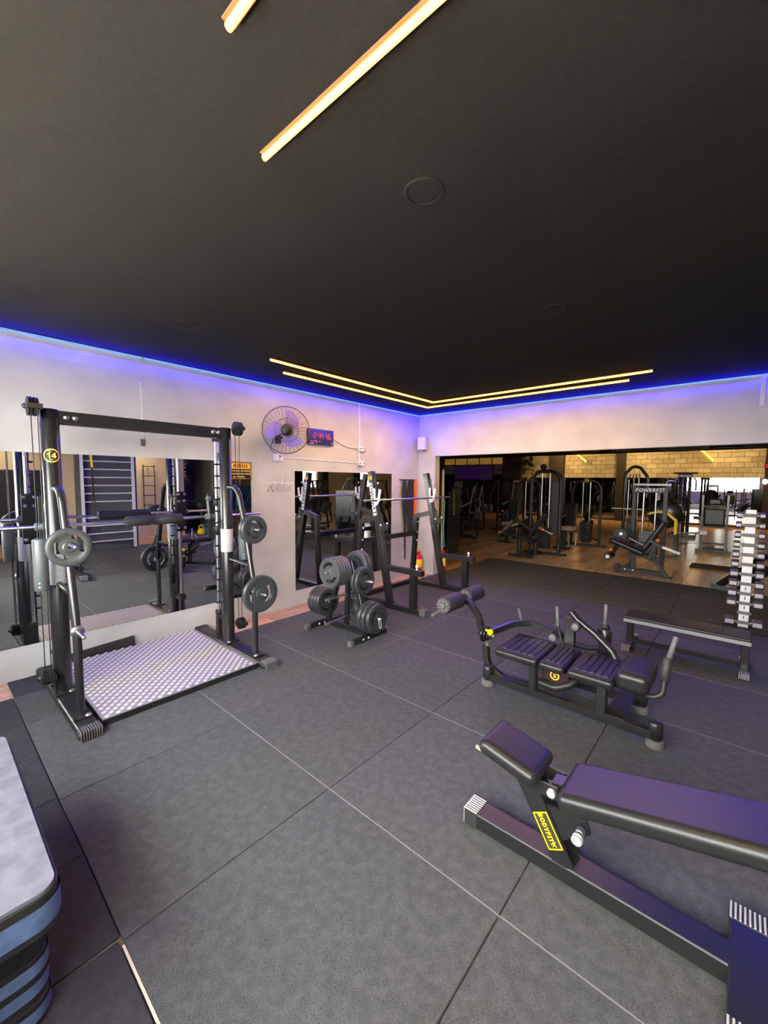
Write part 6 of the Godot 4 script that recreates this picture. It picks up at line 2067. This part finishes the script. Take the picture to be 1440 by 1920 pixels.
	padp(gp, "cable_duct", V(WX + 0.002, 2.36, -1.522), V(0.003, 0.55, 0.012), 0.001, M.white_paint, Basis(), 1)
	padp(gp, "clip", V(WX + 0.006, 2.62, -1.522), V(0.012, 0.05, 0.028), 0.004, M.white_paint, Basis(), 1)
	# loudspeaker in the corner
	var sp := thing("wall_speaker", "small white loudspeaker in the corner beside the opening", "speaker", V(-4.375, 2.24, WZ + 0.07))
	padp(sp, "cabinet", V(-4.375, 2.365, WZ + 0.09), V(0.15, 0.235, 0.13), 0.018, M.speaker_white, ry(10), 3)
	padp(sp, "grille", V(-4.364, 2.365, WZ + 0.155), V(0.135, 0.22, 0.012), 0.006, M.speaker_white, ry(10), 2)
	padp(sp, "bracket", V(-4.385, 2.365, WZ + 0.02), V(0.03, 0.26, 0.05), 0.004, M.satin, Basis(), 1)
	# short duct on the header
	var dk := thing("conduit", "short white duct dropping from the ceiling on the header", "conduit", V(0.11, 2.55, WZ))
	padp(dk, "duct", V(0.11, 2.71, WZ + 0.01), V(0.04, 0.34, 0.02), 0.006, M.white_paint, Basis(), 2)
	# belts on a hook
	var hb := thing("belt_hooks", "black hook bar on the wall between mirror and corner", "hook rail", V(WX, 1.70, -5.78))
	padp(hb, "bar", V(WX + 0.008, 1.715, -5.78), V(0.016, 0.02, 0.42), 0.003, M.black, Basis(), 1)
	for zz in [-5.62, -5.72, -5.82, -5.92]:
		tubep(hb, "hook", [V(WX + 0.01, 1.715, zz), V(WX + 0.06, 1.70, zz), V(WX + 0.075, 1.72, zz)], 0.006, M.black, 0.01, 6)
	belt("wide black lifting belt hung nearest the narrow mirror", V(WX + 0.05, 1.70, -5.66), [[0.0, 0.07], [-0.2, 0.13], [-0.45, 0.12], [-0.75, 0.05], [-0.95, 0.03], [-1.25, 0.02], [-1.4, 0.012]], 0.02, M.fabric_black, 0.25)
	belt("grey lined lifting belt hung between the black ones", V(WX + 0.035, 1.69, -5.73), [[0.0, 0.06], [-0.25, 0.09], [-0.45, 0.08], [-0.62, 0.04]], 0.014, M.fabric_grey, 0.1)
	belt("dark violet-black lifting belt hung in the middle", V(WX + 0.06, 1.70, -5.80), [[0.0, 0.08], [-0.2, 0.12], [-0.5, 0.13], [-0.78, 0.10], [-0.92, 0.06]], 0.02, M.fabric_black, 0.0)
	belt("black strap hung close to the orange one", V(WX + 0.05, 1.70, -5.90), [[0.0, 0.05], [-0.4, 0.06], [-0.8, 0.05], [-1.0, 0.03]], 0.02, M.fabric_black, -0.05)
	belt("orange exercise strap hung nearest the room corner", V(WX + 0.05, 1.71, -5.985), [[0.0, 0.035], [-0.15, 0.045], [-0.25, 0.036], [-0.38, 0.046], [-0.5, 0.036], [-0.62, 0.045], [-0.75, 0.03]], 0.03, M.orange, -0.03)
	extinguisher(V(-4.43, 0.0, WZ + 0.1), "red fire extinguisher with yellow label standing at the corner pier", 0.075)

func belt(label: String, at: Vector3, rows: Array, th: float, mat: Material, lean: float) -> void:
	var t := thing("lifting_belt", label, "belt", at, 0.0, "belts and straps on the hook bar")
	var pa := PackedVector2Array()
	var pb := []
	for q in rows:
		pa.append(Vector2(-q[1] / 2 - lean * q[0] * 0.12, q[0]))
		pb.append(Vector2(q[1] / 2 - lean * q[0] * 0.12, q[0]))
	pb.reverse()
	for q in pb: pa.append(q)
	var m := MB.new()
	m.poly(pa, th, Transform3D(Basis(V(0, 0, -1), V(0, 1, 0), V(1, 0, 0)), at))
	P(t, "strap", m, mat)
	var l := MB.new()
	l.tube([at + V(0, -0.01, -0.02), at + V(0, 0.022, 0), at + V(0, -0.01, 0.02)], 0.005, 6)
	P(t, "hanging_loop", l, mat)

# ---------------------------------------------------------------- side of the room that only the mirrors show
func right_side() -> void:
	# dark panel with wall bars
	var pw := structure("wall_side_panel")
	slab(pw, "panel", V(2.5, -0.02, -3.7), V(2.62, CY, -2.45), M.dark_grey_wall)
	var wb := thing("wall_bars", "white wall bars on a dark panel, seen in the long mirror", "wall bars", V(2.42, 0, -3.07))
	for z in [-2.55, -3.6]:
		barp(wb, "side_post", [V(2.42, 0.0, z), V(2.42, 2.45, z)], 0.05, 0.1, M.white_paint, Vector3.RIGHT)
	for k in 12:
		var y := 0.2 + 0.19 * k
		if k == 4: continue
		cylp(wb, "rung", V(2.42, y, -2.56), V(2.42, y, -3.59), 0.016, M.white_paint, 10)
	var tr := thing("suspension_strap", "yellow and black suspension strap hung on the wall bars", "training strap", V(2.36, 1.0, -2.72))
	barp(tr, "anchor_strap", [V(2.37, 2.32, -2.72), V(2.36, 1.95, -2.74)], 0.045, 0.008, M.yellow, Vector3.RIGHT, 0, 0.001)
	barp(tr, "main_strap", [V(2.36, 1.95, -2.74), V(2.35, 1.25, -2.74)], 0.035, 0.008, M.fabric_black, Vector3.RIGHT, 0, 0.001)
	for s in [-0.03, 0.03]:
		tubep(tr, "handle", [V(2.34, 1.25, -2.74), V(2.33, 1.12, -2.74 + s), V(2.33, 1.02, -2.74 + s)], 0.012, M.rubber_part, 0, 8)
	# pale wall behind and black alcove
	var aw := structure("wall_alcove")
	slab(aw, "pale_wall", V(4.6, -0.02, -5.35), V(4.75, CY, -3.5), M.cream)
	slab(aw, "pale_post", V(4.0, -0.02, -5.5), V(4.6, CY, -5.35), M.cream)
	slab(aw, "black_wall", V(4.7, -0.02, -6.14), V(4.85, CY, -5.5), M.black_wall)
	slab(aw, "frame_post", V(2.3, -0.02, -5.75), V(2.4, CY, -5.6), M.dark_grey_wall)
	var ld := thing("climbing_grid", "black metal climbing grid on the pale wall, seen in the long mirror", "wall grid", V(4.45, 0.9, -4.66))
	for z in [-4.52, -4.82]:
		tubep(ld, "upright", [V(4.45, 0.4, z), V(4.45, 2.12, z)], 0.014, M.black, 0, 8)
	for k in 6:
		tubep(ld, "rung", [V(4.45, 0.62 + 0.29 * k, -4.5), V(4.45, 0.62 + 0.29 * k, -4.85)], 0.012, M.black, 0, 8)
	for y in [0.6, 2.0]:
		tubep(ld, "stand_off", [V(4.45, y, -4.67), V(4.6, y, -4.67)], 0.01, M.black, 0, 6)
	# wall lamp
	var wl := thing("wall_lamp", "small up-and-down wall lamp on the black alcove wall", "wall lamp", V(4.66, 2.0, -5.82))
	padp(wl, "body", V(4.655, 2.0, -5.82), V(0.08, 0.12, 0.08), 0.01, M.black, Basis(), 1)
	for s in [-1.0, 1.0]:
		var g := MB.new()
		g.cyl(V(4.655, 2.0 + s * 0.06, -5.82), V(4.655, 2.0 + s * 0.064, -5.82), 0.028, 14)
		P(wl, "lamp_lens", g, glow(Color(1, 0.75, 0.4), 3.0))
		var sp := SpotLight3D.new()
		sp.name = "wall_lamp_light"
		sp.transform = Transform3D(aim(V(0, -s, 0), Vector3.RIGHT), V(4.655, 2.0 + s * 0.075, -5.82))
		sp.light_color = Color(1, 0.75, 0.42)
		sp.light_energy = 0.25
		sp.spot_angle = 50
		sp.spot_range = 12
		sp.light_size = 0.03
		sp.shadow_enabled = true
		add_child(sp, true)
	# dumbbell shelf with balls and kettlebells
	var rk := thing("dumbbell_shelf", "black two-tier dumbbell shelf in the dark alcove, seen in the long mirror", "dumbbell rack", V(4.35, 0, -5.8))
	for y in [0.35, 0.88]:
		padp(rk, "tier", V(4.38, y, -5.8), V(0.4, 0.04, 0.62), 0.006, M.satin, rz(12), 1)
	for z in [-5.53, -6.07]:
		barp(rk, "leg", [V(4.4, 0, z), V(4.4, 0.95, z)], 0.05, 0.05, M.satin, Vector3.BACK)
	var pos := ["first", "second", "third", "fourth"]
	for tier in 2:
		for k in 4:
			var d := thing("dumbbell", "%s round black dumbbell of the %s tier in the dark alcove" % [pos[k], ["lower", "upper"][tier]], "dumbbell", V(4.36, 0.435 + 0.53 * tier, -5.57 - 0.14 * k), 0.0, "round dumbbells in the alcove")
			var m := MB.new()
			m.cyl(V(-0.15, 0, 0), V(-0.05, 0, 0), 0.058, 16, -1, 0.008)
			m.cyl(V(0.05, 0, 0), V(0.15, 0, 0), 0.058, 16, -1, 0.008)
			L(d, "head", m, M.plate)
			m = MB.new()
			m.cyl(V(-0.06, 0, 0), V(0.06, 0, 0), 0.016, 10)
			L(d, "handle", m, M.steel)
	var bl := thing("exercise_ball", "dark grey exercise ball at the end of the alcove shelf", "ball", V(3.95, 0.0, -5.95))
	var bm := MB.new()
	bm.ball(V(3.95, 0.86, -5.98), 0.11, 20)
	P(bl, "ball", bm, M.plate)
	cylp(bl, "stand", V(3.95, FY, -5.98), V(3.95, 0.76, -5.98), 0.03, M.satin, 12)
	for q in [[V(3.55, FY, -5.80), M.yellow, "yellow kettlebell on the floor before the alcove"], [V(3.75, FY, -5.98), M.teal, "teal kettlebell on the floor beside the yellow one"]]:
		var kb := thing("kettlebell", q[2], "kettlebell", q[0], 0.0, "kettlebells before the alcove")
		var m := MB.new()
		m.lathe([Vector2(0, 0), Vector2(0.07, 0), Vector2(0.105, 0.06), Vector2(0.11, 0.11), Vector2(0.085, 0.17), Vector2(0.05, 0.195), Vector2(0, 0.2)], q[0], Vector3.UP, 20)
		P(kb, "bell", m, q[1])
		tubep(kb, "handle", [q[0] + V(0, 0.15, 0.06), q[0] + V(0, 0.27, 0.075), q[0] + V(0, 0.29, 0), q[0] + V(0, 0.27, -0.075), q[0] + V(0, 0.15, -0.06)], 0.016, q[1], 0.03, 8)
	# lamps added over this side to brighten the pale walls
	var gl := glow(Color(1.0, 0.9, 0.72), 4.0)
	for c in [[V(3.8, CY, -4.4), "added warm ceiling panel before the climbing grid"], [V(4.2, CY, -1.4), "added warm ceiling panel by the side wall"]]:
		var lp := thing("added_ceiling_panel", c[1], "ceiling lamp", c[0], 0.0, "added warm ceiling panels of the side aisle")
		padp(lp, "housing", c[0] + V(0, -0.012, 0), V(0.64, 0.02, 0.2), 0.004, M.black, Basis(), 1)
		padp(lp, "lamp_diffuser", c[0] + V(0, -0.028, 0), V(0.6, 0.014, 0.16), 0.004, gl, Basis(), 1)
		area("added_panel_light", c[0] + V(0, -0.042, 0), Vector3.DOWN, Vector2(0.6, 0.16), Color(1.0, 0.88, 0.66), 2.5, Vector3.RIGHT)
	# stand on the floor seen low in the mirror
	var sd := thing("weight_stand", "black floor stand with yellow strap, low in the long mirror", "stand", V(0.75, 0, -1.95))
	barp(sd, "foot", [V(0.55, 0.03, -1.75), V(0.85, 0.03, -2.15)], 0.06, 0.05, M.black_worn)
	for q in [V(0.65, 0, -1.85), V(0.77, 0, -2.02)]:
		barp(sd, "post", [q + V(0, 0.04, 0), q + V(0.1, 0.75, 0.05)], 0.05, 0.05, M.black, Vector3.BACK)
	barp(sd, "strap", [V(0.62, 0.3, -1.83), V(0.61, 0.06, -1.82)], 0.03, 0.01, M.yellow, Vector3.RIGHT, 0, 0.001)
	# blue poster on the side wall of the other hall, mirrored beside the rack
	var po := thing("poster", "bright blue poster on the far side wall, mirrored beside the rack", "poster", V(6.28, 0.4, -8.95))
	slab(po, "sheet", V(6.285, 0.5, -9.5), V(6.298, 1.45, -8.25), M.blue_poster)
	lettering(po, "lettering", "COOYA", V(6.283, 0.98, -8.9), Basis(V(0, 0, 1), V(0, 1, 0), V(-1, 0, 0)), 0.24, M.black, true)
